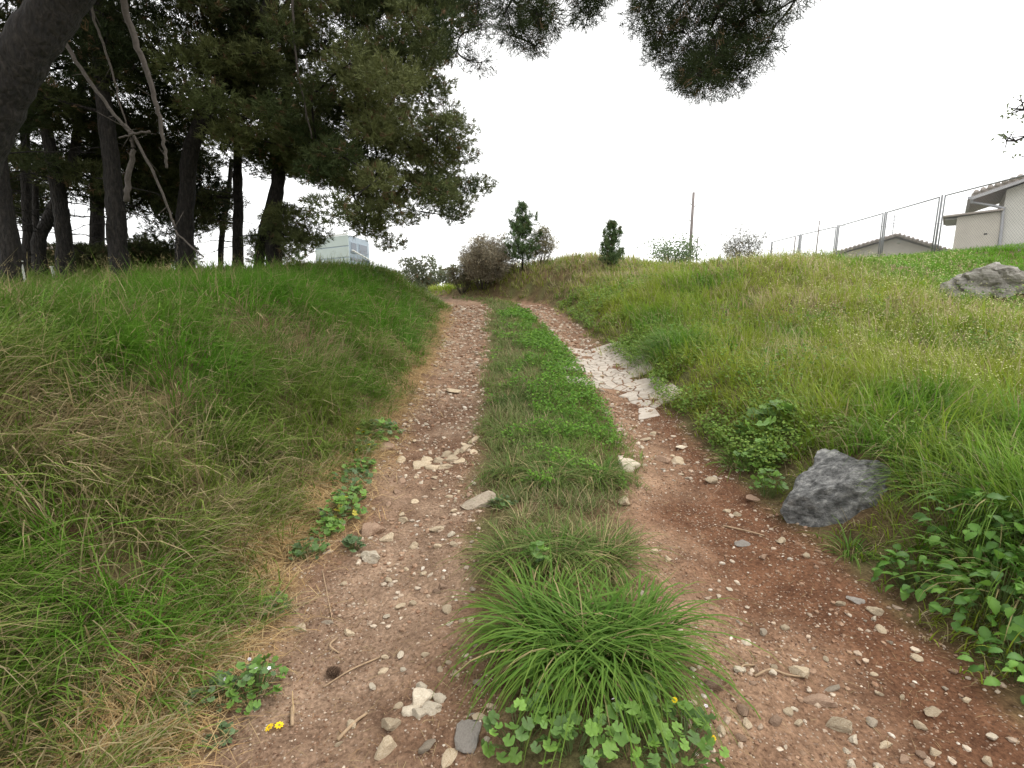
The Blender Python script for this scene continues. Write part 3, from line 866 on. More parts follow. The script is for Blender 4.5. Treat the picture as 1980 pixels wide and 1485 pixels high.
ROCKS = [rock_mesh('stone_shape', 3 + k, 3, 13 + k % 5, .075, 1, 2.2) for k in range(12)]
PEB = [rock_mesh('pebble_shape', 43 + k, 2, 13, .07, 1, 2.0) for k in range(8)]

def obj_mat(o, mat):
    if not o.data.materials: o.data.materials.append(mat)
    o.material_slots[0].link = 'OBJECT'
    o.material_slots[0].material = mat

def place_stone(me, x, y, s, mat, label=None, group=None, name='stone', sink=.3, rz=None, parent=None, tilt=.15, z=None):
    o = bpy.data.objects.new(name, me)
    COL.objects.link(o)
    zz = gz(x, y) if z is None else z
    loc = Vector((x, y, zz + s[2] * (.5 - sink)))
    if parent is not None:
        o.parent = parent; loc -= parent.location
    o.location = loc
    o.scale = s
    o.rotation_euler = (random.gauss(0, tilt), random.gauss(0, tilt), random.uniform(-.5, .5) if rz is None else rz)
    obj_mat(o, M[mat])
    if label: tag(o, label, 'stone', group)
    return o

STONES = [
    (-0.831, 2.669, 0.11, 0.098, 0.06, 'white', 'bright white angular stone beside the mallow clumps at the left rut edge'),
    (-0.792, 2.89, 0.082, 0.071, 0.045, 'cream', 'rounded cream stone just uphill of the bright white angular stone'),
    (-0.895, 2.96, 0.14, 0.103, 0.075, 'tan', 'broad earth stained stone half sunk next to the mallow plants'),
    (-0.483, 2.97, 0.114, 0.05, 0.038, 'cream', 'long low cream stone in the left rut below the grey wedge stone'),
    (-0.605, 2.805, 0.064, 0.053, 0.035, 'cream', None),
    (-0.449, 2.745, 0.047, 0.039, 0.026, 'cream', None),
    (-0.347, 2.729, 0.05, 0.049, 0.027, 'cream', None),
    (-0.378, 2.858, 0.048, 0.041, 0.027, 'white', None),
    (-0.462, 3.453, 0.077, 0.053, 0.016, 'cream', 'flat cream stone lying just left of the grey wedge stone'),
    (-0.711, 3.403, 0.053, 0.051, 0.029, 'cream', None),
    (-0.889, 3.729, 0.066, 0.087, 0.036, 'tan', None),
    (-0.881, 3.552, 0.059, 0.062, 0.033, 'tan', None),
    (-0.738, 3.127, 0.07, 0.051, 0.037, 'cream', None),
    (-0.237, 3.261, 0.241, 0.137, 0.093, 'greystone', 'grey wedge shaped stone poking out of the median edge into the left rut'),
    (-0.74, 6.572, 0.282, 0.222, 0.043, 'cream', 'pale flat block standing proud in the middle of the left rut'),
    (-1.162, 4.387, 0.173, 0.147, 0.072, 'tan', 'smooth brown rounded stone beside the yellow flowered weed'),
    (-0.984, 4.163, 0.092, 0.09, 0.048, 'cream', None),
    (-0.437, 1.537, 0.067, 0.052, 0.037, 'cream', 'knobbly cream stone below the lumpy white outcrop'),
    (-0.436, 1.447, 0.075, 0.062, 0.041, 'cream', 'broad pale stone flush with the earth below the knobbly cream stone'),
    (-0.154, 1.484, 0.083, 0.15, 0.021, 'slate', 'large flat grey slab sunk lengthwise in the left rut'),
    (-0.21, 1.396, 0.045, 0.081, 0.011, 'cream', 'long narrow cream stone beside the large flat grey slab'),
    (-0.291, 1.435, 0.035, 0.064, 0.019, 'greystone', 'small upright grey chip left of the long narrow cream stone'),
    (-0.121, 1.538, 0.045, 0.033, 0.011, 'cream', 'cream chip lying against the large flat grey slab'),
    (-0.126, 1.695, 0.053, 0.029, 0.029, 'greystone', 'angular grey stone under the big tussock edge'),
    (-0.59, 1.562, 0.038, 0.027, 0.021, 'cream', None),
    (-0.435, 1.637, 0.036, 0.025, 0.02, 'cream', None),
    (-0.288, 2.053, 0.034, 0.021, 0.019, 'white', 'small pure white pebble by the big tussock'),
    (-0.23, 2.068, 0.036, 0.028, 0.02, 'cream', None),
    (-0.315, 2.167, 0.045, 0.056, 0.025, 'cream', None),
    (-0.363, 2.365, 0.055, 0.032, 0.029, 'tan', None),
    (-0.555, 1.911, 0.032, 0.019, 0.017, 'cream', None),
    (-0.485, 1.906, 0.032, 0.038, 0.017, 'white', None),
    (-0.456, 1.823, 0.026, 0.017, 0.014, 'white', None),
    (-0.425, 1.799, 0.032, 0.026, 0.018, 'tan', 'dark brown pebble among pale pebbles in the left rut'),
    (-0.372, 1.882, 0.036, 0.023, 0.02, 'cream', None),
    (-0.296, 1.802, 0.028, 0.029, 0.015, 'cream', None),
    (-0.266, 1.822, 0.026, 0.014, 0.014, 'cream', None),
    (-0.544, 1.828, 0.03, 0.043, 0.017, 'cream', None),
    (-0.565, 1.747, 0.025, 0.036, 0.014, 'white', None),
    (-0.978, 2.051, 0.058, 0.053, 0.032, 'cream', 'cream stone by the small mallow seedling at the straw edge'),
    (-0.884, 2.112, 0.064, 0.025, 0.011, 'greystone', 'flat grey brown stone between the straw and the left rut'),
    (-0.759, 2.053, 0.058, 0.029, 0.029, 'cream', None),
    (-0.611, 1.486, 0.029, 0.014, 0.016, 'cream', None),
    (-0.225, 2.198, 0.041, 0.034, 0.022, 'tan', None),
    (-0.193, 2.068, 0.031, 0.036, 0.017, 'cream', None),
    (-0.248, 1.905, 0.041, 0.019, 0.02, 'tan', None),
    (-0.077, 1.587, 0.038, 0.022, 0.021, 'cream', None),
    (-0.089, 1.448, 0.028, 0.023, 0.016, 'white', None),
    (-0.672, 2.455, 0.045, 0.024, 0.021, 'cream', None),
    (-0.391, 2.333, 0.048, 0.027, 0.024, 'tan', None),
    (-0.886, 2.679, 0.037, 0.033, 0.02, 'cream', None),
    (-0.597, 2.557, 0.035, 0.024, 0.019, 'cream', None),
    (-0.902, 2.408, 0.033, 0.019, 0.017, 'cream', None),
    (1.197, 1.797, 0.077, 0.056, 0.042, 'cream', 'blocky cream stone standing in the red earth of the right rut'),
    (1.191, 1.664, 0.12, 0.059, 0.027, 'tan', 'wide brown flat stone half buried below the blocky cream stone'),
    (1.28, 1.728, 0.075, 0.022, 0.01, 'greystone', 'thin grey brown splinter resting by the wide brown flat stone'),
    (1.191, 1.557, 0.087, 0.053, 0.048, 'cream', 'large angular cream stone low in the right rut'),
    (1.585, 1.604, 0.093, 0.04, 0.017, 'cream', 'flat cream flake lying alone towards the right bank'),
    (1.215, 1.502, 0.041, 0.032, 0.022, 'white', 'rounded white pebble touching the large angular cream stone'),
    (1.156, 1.456, 0.027, 0.022, 0.015, 'white', None),
    (1.03, 1.587, 0.039, 0.027, 0.021, 'cream', None),
    (1.045, 1.548, 0.034, 0.02, 0.019, 'cream', None),
    (1.067, 1.615, 0.023, 0.019, 0.013, 'white', None),
    (0.785, 1.678, 0.073, 0.042, 0.04, 'tan', 'brown stone at the edge of the big tussock in the right rut'),
    (1.288, 2.081, 0.041, 0.024, 0.022, 'cream', 'small square cream stone on dark red earth'),
    (1.093, 1.817, 0.03, 0.023, 0.017, 'cream', None),
    (1.311, 1.481, 0.055, 0.023, 0.011, 'cream', 'oblong cream stone lying below the flat cream flake'),
    (1.447, 1.441, 0.043, 0.024, 0.023, 'cream', None),
    (1.395, 1.43, 0.028, 0.027, 0.016, 'tan', None),
    (1.43, 2.834, 0.096, 0.073, 0.024, 'slate', 'thin blue grey slate shard lying below the grey boulder'),
    (1.635, 2.217, 0.046, 0.028, 0.023, 'cream', None),
    (1.717, 2.226, 0.077, 0.048, 0.017, 'slate', 'dull grey stone flush in the earth below the grey boulder'),
    (1.754, 2.153, 0.063, 0.042, 0.034, 'cream', None),
    (1.696, 2.031, 0.038, 0.055, 0.021, 'cream', None),
    (1.723, 2.109, 0.034, 0.022, 0.018, 'white', None),
    (1.591, 3.72, 0.107, 0.087, 0.049, 'cream', 'cream stone on the bank side of the right rut above the boulder'),
    (1.473, 4.187, 0.101, 0.135, 0.056, 'cream', None),
    (1.366, 4.213, 0.13, 0.133, 0.069, 'tan', 'brownish block sitting beside a cream stone in the right rut'),
    (1.613, 4.496, 0.157, 0.092, 0.02, 'white', 'flat white stone at the foot of the right bank'),
    (1.319, 4.743, 0.135, 0.092, 0.019, 'cream', 'flat cream stone just below the cracked slab patch'),
    (1.463, 4.942, 0.075, 0.072, 0.032, 'cream', None),
    (1.736, 3.346, 0.105, 0.064, 0.039, 'tan', 'orange brown stone near the left end of the grey boulder'),
    (1.548, 3.171, 0.057, 0.04, 0.027, 'cream', None),
    (1.499, 3.222, 0.051, 0.037, 0.024, 'cream', None),
    (1.7, 2.614, 0.048, 0.034, 0.025, 'cream', None),
    (1.656, 2.81, 0.064, 0.041, 0.029, 'cream', None),
    (0.992, 3.946, 0.183, 0.154, 0.085, 'white', 'blue white stone wedged in the right edge of the median grass'),
    (0.8, 3.303, 0.081, 0.146, 0.045, 'cream', 'tall cream stone leaning on the median edge'),
    (0.956, 1.539, 0.049, 0.027, 0.027, 'tan', None),
    (0.792, 1.463, 0.036, 0.021, 0.02, 'tan', None),
    (1.468, 2.653, 0.048, 0.037, 0.027, 'tan', None),
    (0.892, 2.605, 0.042, 0.039, 0.023, 'cream', None),
    (0.657, 2.275, 0.037, 0.031, 0.02, 'white', None),
    (0.83, 2.65, 0.048, 0.035, 0.027, 'cream', None),
    (1.452, 1.7, 0.029, 0.014, 0.014, 'cream', None),
    (1.525, 1.678, 0.028, 0.014, 0.014, 'cream', None),
    (1.736, 1.636, 0.032, 0.016, 0.015, 'cream', None),
    (1.501, 1.798, 0.03, 0.015, 0.014, 'cream', None),
]


LAB = {'l': 'small pale pebble lying loose in the left wheel rut', 'r': 'small pale pebble lying loose in the right wheel rut',
       'lt': 'small earth brown pebble lying loose in the left wheel rut', 'rt': 'small earth brown pebble lying loose in the right wheel rut'}
taken = []
for i, (x, y, sx, sy, sz, mat, lab) in enumerate(STONES):
    taken.append((x, y, max(sx, sy) / 2))
    k = ('l' if x < .3 else 'r') + ('t' if mat == 'tan' else '')
    place_stone(ROCKS[i % 12] if sx > .05 else PEB[i % 8], x, y, (sx * 1.08, sy * 1.1, max(sz * 1.35, .014)), mat, lab or LAB[k],
                None if lab else 'loose pebbles in the wheel ruts', sink=.36 if sx < .12 else .42, tilt=.1)
n_, tries = 0, 0
while n_ < 140 and tries < 5000:
    tries += 1
    left = random.random() < .62
    y = 1.35 * (9 / 1.35) ** (random.random() ** 1.15)
    a, b = (float(edge(E_L, y)) + .12, float(edge(E_ML, y)) - .02) if left else (float(edge(E_MR, y)) + .02, float(edge(E_R, y)) - .1)
    f = random.random(); f = f if left else f ** 1.35
    x = a + (b - a) * f
    if fbm(np.array([x * 1.7]), np.array([y * 1.7]), 47)[0] < .42: continue
    if any((x - p) ** 2 + (y - q) ** 2 < (r + .03) ** 2 for p, q, r in taken): continue
    s = random.uniform(.018, .042) * (1 + .09 * y)
    mat = random.choice(['cream'] * 4 + ['white', 'tan', 'tan', 'greystone'])
    k = ('l' if left else 'r') + ('t' if mat == 'tan' else '')
    place_stone(PEB[tries % 8], x, y, (s * random.uniform(.8, 1.3), s * random.uniform(.7, 1.1), s * random.uniform(.45, .75)), mat, LAB[k], 'loose pebbles in the wheel ruts', name='pebble', sink=.3, rz=random.uniform(0, 6.28))
    taken.append((x, y, s / 2)); n_ += 1

# fine gravel too small to pick apart
bag = Bag()
ico = bmesh.new(); bmesh.ops.create_icosphere(ico, subdivisions=1, radius=.5)
ivv = np.array([v.co[:] for v in ico.verts]); iff = np.array([[v.index for v in f.verts] for f in ico.faces]); ico.free()
NG = 6600
yy = 1.2 * (16 / 1.2) ** (RNG.uniform(0, 1, NG) ** .72)
left = RNG.uniform(0, 1, NG) < .5
a = np.where(left, edge(E_L, yy) + .05, edge(E_MR, yy) - .04); b = np.where(left, edge(E_ML, yy) + .02, edge(E_R, yy) + .02)
f = RNG.uniform(0, 1, NG); f = np.where(left, f, f ** 1.5)
xx = a + (b - a) * f
dn = fbm(xx * 1.7, yy * 1.7, 47, 3) + .4 * sstep((yy - 3.5) / 3)
inpave = (xx > edge(E_MR, yy) + .05) & (xx < edge(E_R, yy)) & (yy > 6.1) & (yy < 8.9)
ok = (dn > RNG.uniform(.3, .62, NG)) & (~inpave | (RNG.uniform(0, 1, NG) < .12))
xx, yy = xx[ok], yy[ok]
sz = RNG.lognormal(0, .45, len(xx)) * .0095 * (1 + .2 * yy)
sz = np.minimum(sz, .018 * (1 + .2 * yy)) * (1 + .25 * sstep((yy - 4) / 3))
GC = np.array([[.50, .42, .33], [.42, .33, .25], [.33, .22, .15], [.60, .54, .46], [.28, .17, .11]])
ci = RNG.choice(5, len(xx), p=[.22, .24, .27, .05, .22])
zz = ground_z(xx, yy)
ang = RNG.uniform(0, 6.28, len(xx))
jit = RNG.uniform(.65, 1.25, (len(xx), len(ivv), 1))
sc = np.stack([sz * RNG.uniform(.8, 1.5, len(xx)), sz * RNG.uniform(.7, 1.1, len(xx)), sz * RNG.uniform(.45, .8, len(xx))], -1)
vv = ivv[None] * jit * sc[:, None] * 1.3
ca, sa = np.cos(ang)[:, None], np.sin(ang)[:, None]
vv = np.stack([vv[..., 0] * ca - vv[..., 1] * sa, vv[..., 0] * sa + vv[..., 1] * ca, vv[..., 2]], -1) + np.stack([xx, yy, zz + sc[:, 2] * .15], -1)[:, None]
bag.add(vv.reshape(-1, 3), [(np.arange(len(xx))[:, None, None] * len(ivv) + iff[None]).reshape(-1, 3)], np.repeat(GC[ci] * RNG.uniform(.75, 1.15, (len(xx), 1)), len(ivv), 0))
def crumbs(NG):
    yy = 1.15 * (6.5 / 1.15) ** RNG.uniform(0, 1, NG)
    left = RNG.uniform(0, 1, NG) < .5
    a = np.where(left, edge(E_L, yy) - .02, edge(E_MR, yy) - .06); b = np.where(left, edge(E_ML, yy) + .04, edge(E_R, yy) + .06)
    xx = a + (b - a) * RNG.uniform(0, 1, NG)
    ok = fbm(xx * 2.3, yy * 2.3, 48, 3) > RNG.uniform(.2, .7, NG)
    xx, yy = xx[ok], yy[ok]
    n = len(xx)
    s_ = .0045 * (1 + .3 * yy) * RNG.uniform(.6, 1.6, n)
    o8 = np.array([[1, 0, 0], [0, 1, 0], [-1, 0, 0], [0, -1, 0], [0, 0, .6], [0, 0, -.6]]) * .55
    v = o8[None] * RNG.uniform(.6, 1.4, (n, 6, 1)) * s_[:, None, None]
    an = RNG.uniform(0, 6.28, n); ca, sa = np.cos(an)[:, None], np.sin(an)[:, None]
    v = np.stack([v[..., 0] * ca - v[..., 1] * sa, v[..., 0] * sa + v[..., 1] * ca, v[..., 2]], -1) + np.stack([xx, yy, ground_z(xx, yy) + s_ * .15], -1)[:, None]
    f8 = np.array([[0, 1, 4], [1, 2, 4], [2, 3, 4], [3, 0, 4], [1, 0, 5], [2, 1, 5], [3, 2, 5], [0, 3, 5]])
    c5 = np.array([[.42, .33, .25], [.30, .2, .14], [.2, .115, .07], [.13, .075, .05], [.52, .45, .37]])
    bag.add(v.reshape(-1, 3), [(np.arange(n)[:, None, None] * 6 + f8[None]).reshape(-1, 3)], np.repeat(c5[RNG.choice(5, n, p=[.2, .25, .28, .2, .07])] * RNG.uniform(.8, 1.15, (n, 1)), 6, 0))
crumbs(26000)
def attr_stone(name):
    m, n, l, p = nodemat(name)
    a_ = n.new('ShaderNodeAttribute'); a_.attribute_name = 'Col'
    f_ = ntex(n, l, 60, 4, .6, objvec(n))
    mx = n.new('ShaderNodeMix'); mx.data_type = 'RGBA'; mx.blend_type = 'MULTIPLY'; mx.inputs['Factor'].default_value = 1
    l.new(a_.outputs['Color'], mx.inputs['A']); l.new(ramp(n, l, f_, [(.3, (.7, .66, .62)), (.7, (1.15, 1.15, 1.15))]), mx.inputs['B'])
    l.new(mx.outputs['Result'], p.inputs['Base Color']); p.inputs['Roughness'].default_value = .95; p.inputs['Specular IOR Level'].default_value = .15
    return m
M['gravel'] = attr_stone('gravel')
tag(link('gravel', bag.mesh('gravel'), M['gravel']), 'fine pale limestone gravel strewn over both wheel ruts', 'gravel', kind='stuff')

# ------------------------------------------------------------------ bedrock showing through the left rut
def outcrop(x, y, label, lumps, mat):
    r = tag(empty('rock_outcrop', (x, y, gz(x, y))), label, 'rock')
    for k, (dx, dy, sx, sy, sz, rz) in enumerate(lumps):
        place_stone(ROCKS[(k * 5 + 2) % 12], x + dx, y + dy, (sx, sy, sz), mat, name='rock_lump', sink=.5, rz=rz, parent=r, tilt=.08)
outcrop(-.63, 4.12, 'cream layered bedrock showing through the left rut uphill of the grey wedge stone',
        [(-.15, -.02, .17, .16, .06, .3), (-.05, -.1, .13, .1, .055, -.2), (.05, -.09, .15, .1, .055, .2), (.1, .07, .12, .2, .07, -.5), (-.03, .06, .13, .12, .06, .1), (-.13, .1, .11, .14, .05, .6), (.2, .3, .1, .26, .06, -.4), (.17, -.02, .1, .1, .05, 0), (.03, .2, .13, .12, .05, .5), (.13, .22, .08, .16, .05, -.3), (.25, .5, .08, .24, .05, -.3), (.28, .18, .08, .14, .045, .2)], 'cream')
outcrop(-.34, 1.63, 'lumpy white rock outcrop flush with the earth low in the left rut',
        [(0, .03, .09, .08, .05, .3), (-.04, -.02, .07, .07, .045, 0), (.035, -.03, .06, .08, .05, .8), (.0, -.05, .06, .05, .045, .2), (-.02, .08, .05, .05, .04, .5), (.06, .02, .04, .06, .035, 1)], 'white')

# ------------------------------------------------------------------ cracked pale paving in the right rut
def clip_poly(poly, p, nrm):
    out = []
    for i in range(len(poly)):
        a, b = poly[i], poly[(i + 1) % len(poly)]
        da, db = np.dot(a - p, nrm), np.dot(b - p, nrm)
        if da <= 0: out.append(a)
        if da * db < 0: out.append(a + (b - a) * da / (da - db))
    return out
M['paving'] = stone_material('dusty_pale_paving', [(.25, (.30, .25, .20)), (.5, (.44, .385, .325)), (.8, (.54, .49, .43))], 9, .006, .12)
pv = tag(empty('cracked_stone_paving', (1.4, 7.2, gz(1.4, 7.2))), 'patch of cracked pale stone paving worn bare in the right wheel rut', 'paving')
seeds = []
tries = 0
while len(seeds) < 120 and tries < 20000:
    tries += 1
    y = random.uniform(5.75, 9.0); x = random.uniform(float(edge(E_MR, y)) - .05, float(edge(E_R, y)) + .05)
    if all(((x - a) * 1.1) ** 2 + ((y - b) * .8) ** 2 < 99 and ((x - a)) ** 2 + ((y - b) * .75) ** 2 > .0115 for a, b in seeds): seeds.append((x, y))
sd = np.array(seeds)
for i, s in enumerate(sd):
    a, b = float(edge(E_MR, s[1])), float(edge(E_R, s[1]))
    k = (s[0] - a) / (b - a)
    if fbm(np.array([s[0] * 2.2]), np.array([s[1] * 2.2]), 83)[0] + .5 * min(k, 1 - k) + .35 * min((s[1] - 5.75) * .8, (9 - s[1]) * .8, .6) < .58: continue
    if s[1] < 6.6 and k < .45 - (6.6 - s[1]) * -.3: continue
    poly = [s + np.array(c) for c in ((-.3, -.3), (.3, -.3), (.3, .3), (-.3, .3))]
    for j, t in enumerate(sd):
        if j != i and np.linalg.norm(t - s) < .6:
            nrm = (t - s) / np.linalg.norm(t - s)
            poly = clip_poly(poly, (s + t) / 2 - nrm * .008, nrm)
            if len(poly) < 3: break
    if len(poly) < 3: continue
    poly = np.array(poly); ct = poly.mean(0)
    tz_ = random.gauss(0, .003)
    g = lambda p: float(ground_z(np.array([p[0]]), np.array([p[1]]), False)[0])
    n = len(poly)
    top = np.array([[*(ct + (p - ct) * .9), g(p) + .012 + tz_] for p in poly]); mid = np.array([[*p, g(p) + .004 + tz_] for p in poly]); bot = mid - np.array([0, 0, .05])
    Vv = np.concatenate([top, mid, bot]) - np.array(pv.location)
    j = np.arange(n); q = np.concatenate([np.stack([j + n * l_, (j + 1) % n + n * l_, (j + 1) % n + n * (l_ + 1), j + n * (l_ + 1)], -1)[:, ::-1] for l_ in (0, 1)])
    link('paving_piece', npmesh('paving_piece', Vv, [q, j[None]]), M['paving'], pv)

# ------------------------------------------------------------------ boulders
M['boulder'] = stone_material('grey_boulder', [(.3, (.045, .045, .043)), (.43, (.14, .14, .135)), (.54, (.25, .248, .24)), (.68, (.50, .49, .46))], 13, .06, 0, .95)
M['boulder_pale'] = stone_material('pale_weathered_boulder', [(.28, (.07, .066, .056)), (.42, (.22, .205, .18)), (.6, (.40, .375, .335)), (.8, (.52, .49, .45))], 4, .09, 0, .95)
b1 = rock_mesh('boulder', 205, 5, 9, .075, 1, 2.2, [(.18, -.5, .85, .58), (-.75, -.6, .2, .66)], .06)
o = link('boulder', b1, M['boulder']); o.scale = (.98, .62, .56); o.location = (2.25, 3.15, .17); o.rotation_euler = (.1, -.06, .2)
tag(o, 'grey boulder with dark weathered faces at the foot of the right bank', 'boulder')
b2 = rock_mesh('boulder', 222, 5, 5, .07, 1, 2.4, [(.05, -.2, .97, .46), (-.9, -.3, .2, .78), (-.35, -.92, .1, .6), (.45, -.88, .15, .62), (.93, -.1, .25, .8), (0, 0, -1, .5)], .28)
o = link('boulder', b2, M['boulder_pale']); o.scale = (1.5, .95, .80); o.location = (8.98, 9.55, gz(8.98, 9.55) + .26); o.rotation_euler = (0, .06, -.1)
tag(o, 'pale broad boulder lying on the open lawn below the fence', 'boulder')
for (x, y, s, lb) in ((8.15, 9.5, .16, 'small pale rock beside the broad boulder on the lawn'), (6.9, 7.6, .2, 'flat pale stone showing in the thin grass downhill of the lawn boulder')):
    place_stone(ROCKS[4], x, y, (s * 1.4, s, s * .6), 'cream', lb)

# ------------------------------------------------------------------ tussocks on the median
def tussock(cs, n, ln, label, cols, wid=.0055, S=6, dryf=.12, bend=(1.5, 2.7), lean=(.1, .75)):
    bag = Bag()
    for (x, y, r, w) in cs:
        k = int(n * w)
        az = RNG.uniform(-math.pi, math.pi, k); rr = r * np.sqrt(RNG.uniform(0, 1, k))
        P = np.stack([x + np.cos(az) * rr, y + np.sin(az) * rr, np.zeros(k)], -1)
        P[:, 2] = ground_z(P[:, 0], P[:, 1]) - .01
        az2 = az + RNG.normal(0, .45, k)
        c = cols[0] * (1 - (t := RNG.uniform(0, 1, (k, 1)))) + cols[1] * t
        isd = RNG.uniform(0, 1, k) < dryf
        c = np.where(isd[:, None], DRY * RNG.uniform(.6, 1.1, (k, 1)), c)
        L = ln * np.clip(RNG.normal(1, .25, k), .4, 1.5) * np.where(isd, .8, 1)
        le = RNG.uniform(*lean, k) * (.35 + .9 * rr / r)
        bag.add(*blades(P, L, az2, le, RNG.uniform(*bend, k), wid * RNG.uniform(.6, 1.25, k), S, c, c * .7 + G_YEL * .3))
    c0 = cs[0]
    me = bag.mesh('grass_tussock')
    o = link('grass_tussock', me, M['grass'])
    return tag(o, label, 'tussock', 'grass tussocks on the median')
LG, LG2, OLG = np.array([.058, .15, .018]), np.array([.125, .225, .042]), np.array([.15, .185, .062])
tussock([(.15, 1.85, .12, .9), (.40, 1.78, .13, 1.0), (.28, 1.77, .11, .8), (.55, 1.9, .09, .6), (.1, 1.98, .1, .4)], 300, .42, 'big arching bright green tussock, the lowest on the median', (LG, LG2), .0092, 6, .1)
tussock([(.02, 2.52, .1, .8), (.25, 2.50, .13, 1.1), (.5, 2.53, .12, 1)], 300, .33, 'grey green tussock with straw at its heart, directly uphill of the big arching one', (OLG, LG), .007, 5, .3)
tussock([(.28, 3.55, .15, 1), (.58, 3.6, .14, .9), (.0, 3.75, .12, .6), (.75, 3.75, .1, .6)], 340, .30, 'broad grey green tussock with straw tips, level with the tall cream edge stone', (OLG, LG), .0072, 4, .28)
tussock([(.05, 4.6, .2, 1), (-.12, 4.9, .15, .7)], 330, .24, 'shaggy pale green tussock beside the layered bedrock', (OLG, LG2), .0075, 4, .25)
tussock([(.6, 5.0, .2, 1), (.42, 4.55, .16, .8)], 340, .22, 'dark leafy tussock amid clover on the median', (LG, LG2), .0055, 4, .1)
tussock([(0, 5.85, .2, 1), (.3, 6.2, .2, 1)], 280, .22, 'rounded dark green tussock opposite the pale block in the left rut', (LG * .85, LG), .006, 4, .1)
tussock([(-.05, 7.6, .25, 1), (.45, 7.9, .25, 1)], 260, .22, 'green tussock on the median level with the cracked paving', (LG, LG2), .007, 3, .1)
for (x, y, r, n, ln, lb) in ((2.52, 2.8, .12, 170, .34, 'grass tuft spilling over the lower end of the grey boulder'), (1.98, 2.66, .07, 70, .22, 'thin splayed grass tuft at the toe of the grey boulder'), (2.3, 2.05, .14, 150, .42, 'grass tuft rising through the bushy serrated plants'), (2.6, 2.45, .16, 200, .5, 'tall grass tuft behind the serrated leaved plants'),
                             (1.9, 3.95, .12, 130, .26, 'grass tuft at the bank foot below the broad leaved mallow'), (2.75, 3.3, .2, 220, .5, 'tall bright grass tuft behind the grey boulder'), (3.3, 3.6, .25, 260, .55, 'tall arching grass clump uphill of the grey boulder')):
    tussock([(x, y, r, 1)], n, ln, lb, (LG, LG2), .008, 5, .18)['group'] = 'grass tufts on the right bank'
tussock([(2.35, 7.5, .3, 1), (2.6, 7.8, .25, .8)], 420, .5, 'tall silvery green tussock drooping over the right bank above the cracked paving', (np.array([.13, .25, .08]), LG2), .009, 4, .05)

# ------------------------------------------------------------------ leafy weeds
def round_leaf(name, seed, lobes=6, col=(.13, .25, .05)):
    r = random.Random(seed)
    n = lobes * 4
    V_ = [(0, 0, 0)]
    for k in range(n):
        t = -math.pi * .92 + 2 * math.pi * .92 * k / (n - 1)
        rad = .5 * (1 + .10 * math.cos(lobes * t + .4) + r.gauss(0, .03)) * (1 + .0 * t)
        V_.append((math.cos(t) * rad, math.sin(t) * rad, .09 * rad + .05 * math.cos(lobes * t) + r.gauss(0, .012)))
    F_ = [[0, k, k + 1] for k in range(1, n)]
    c = np.tile(np.array(col), (len(V_), 1)); c[0] *= .8
    return npmesh(name, np.array(V_), [np.array(F_)], c, True)
def ovate_leaf(name, seed, col=(.10, .22, .035)):
    r = random.Random(seed)
    n = 9; V_, F_ = [], []
    for k in range(n + 1):
        s = k / n
        w = .34 * math.sin(math.pi * min(1, s * .96 + .04)) ** .75 * (1.12 - .45 * s)
        if 0 < k < n: w *= 1.13 if k % 2 else .92
        z = .10 * math.sin(s * 2.6) - .16 * s * s
        V_ += [(s, -w, z + .07 * (w / .27)), (s, 0, z), (s, w, z + .07 * (w / .27))]
    for k in range(n):
        a = 3 * k
        F_ += [[a, a + 1, a + 4, a + 3], [a + 1, a + 2, a + 5, a + 4]]
    c = np.tile(np.array(col), (len(V_), 1)); c[1::3] *= 1.25
    return npmesh(name, np.array(V_), [np.array(F_)], c, True)
RL = [round_leaf('round_leaf', 1, 5, (.13, .25, .045)), round_leaf('round_leaf', 2, 6, (.11, .20, .05)), round_leaf('round_leaf', 3, 7, (.17, .31, .05)), round_leaf('round_leaf', 4, 6, (.12, .19, .08))]
YL = round_leaf('yellowed_leaf', 9, 6, (.48, .42, .06))
OL = [ovate_leaf('ovate_leaf', 1, (.095, .21, .03)), ovate_leaf('ovate_leaf', 2, (.065, .15, .025)), ovate_leaf('ovate_leaf', 3, (.13, .26, .04))]

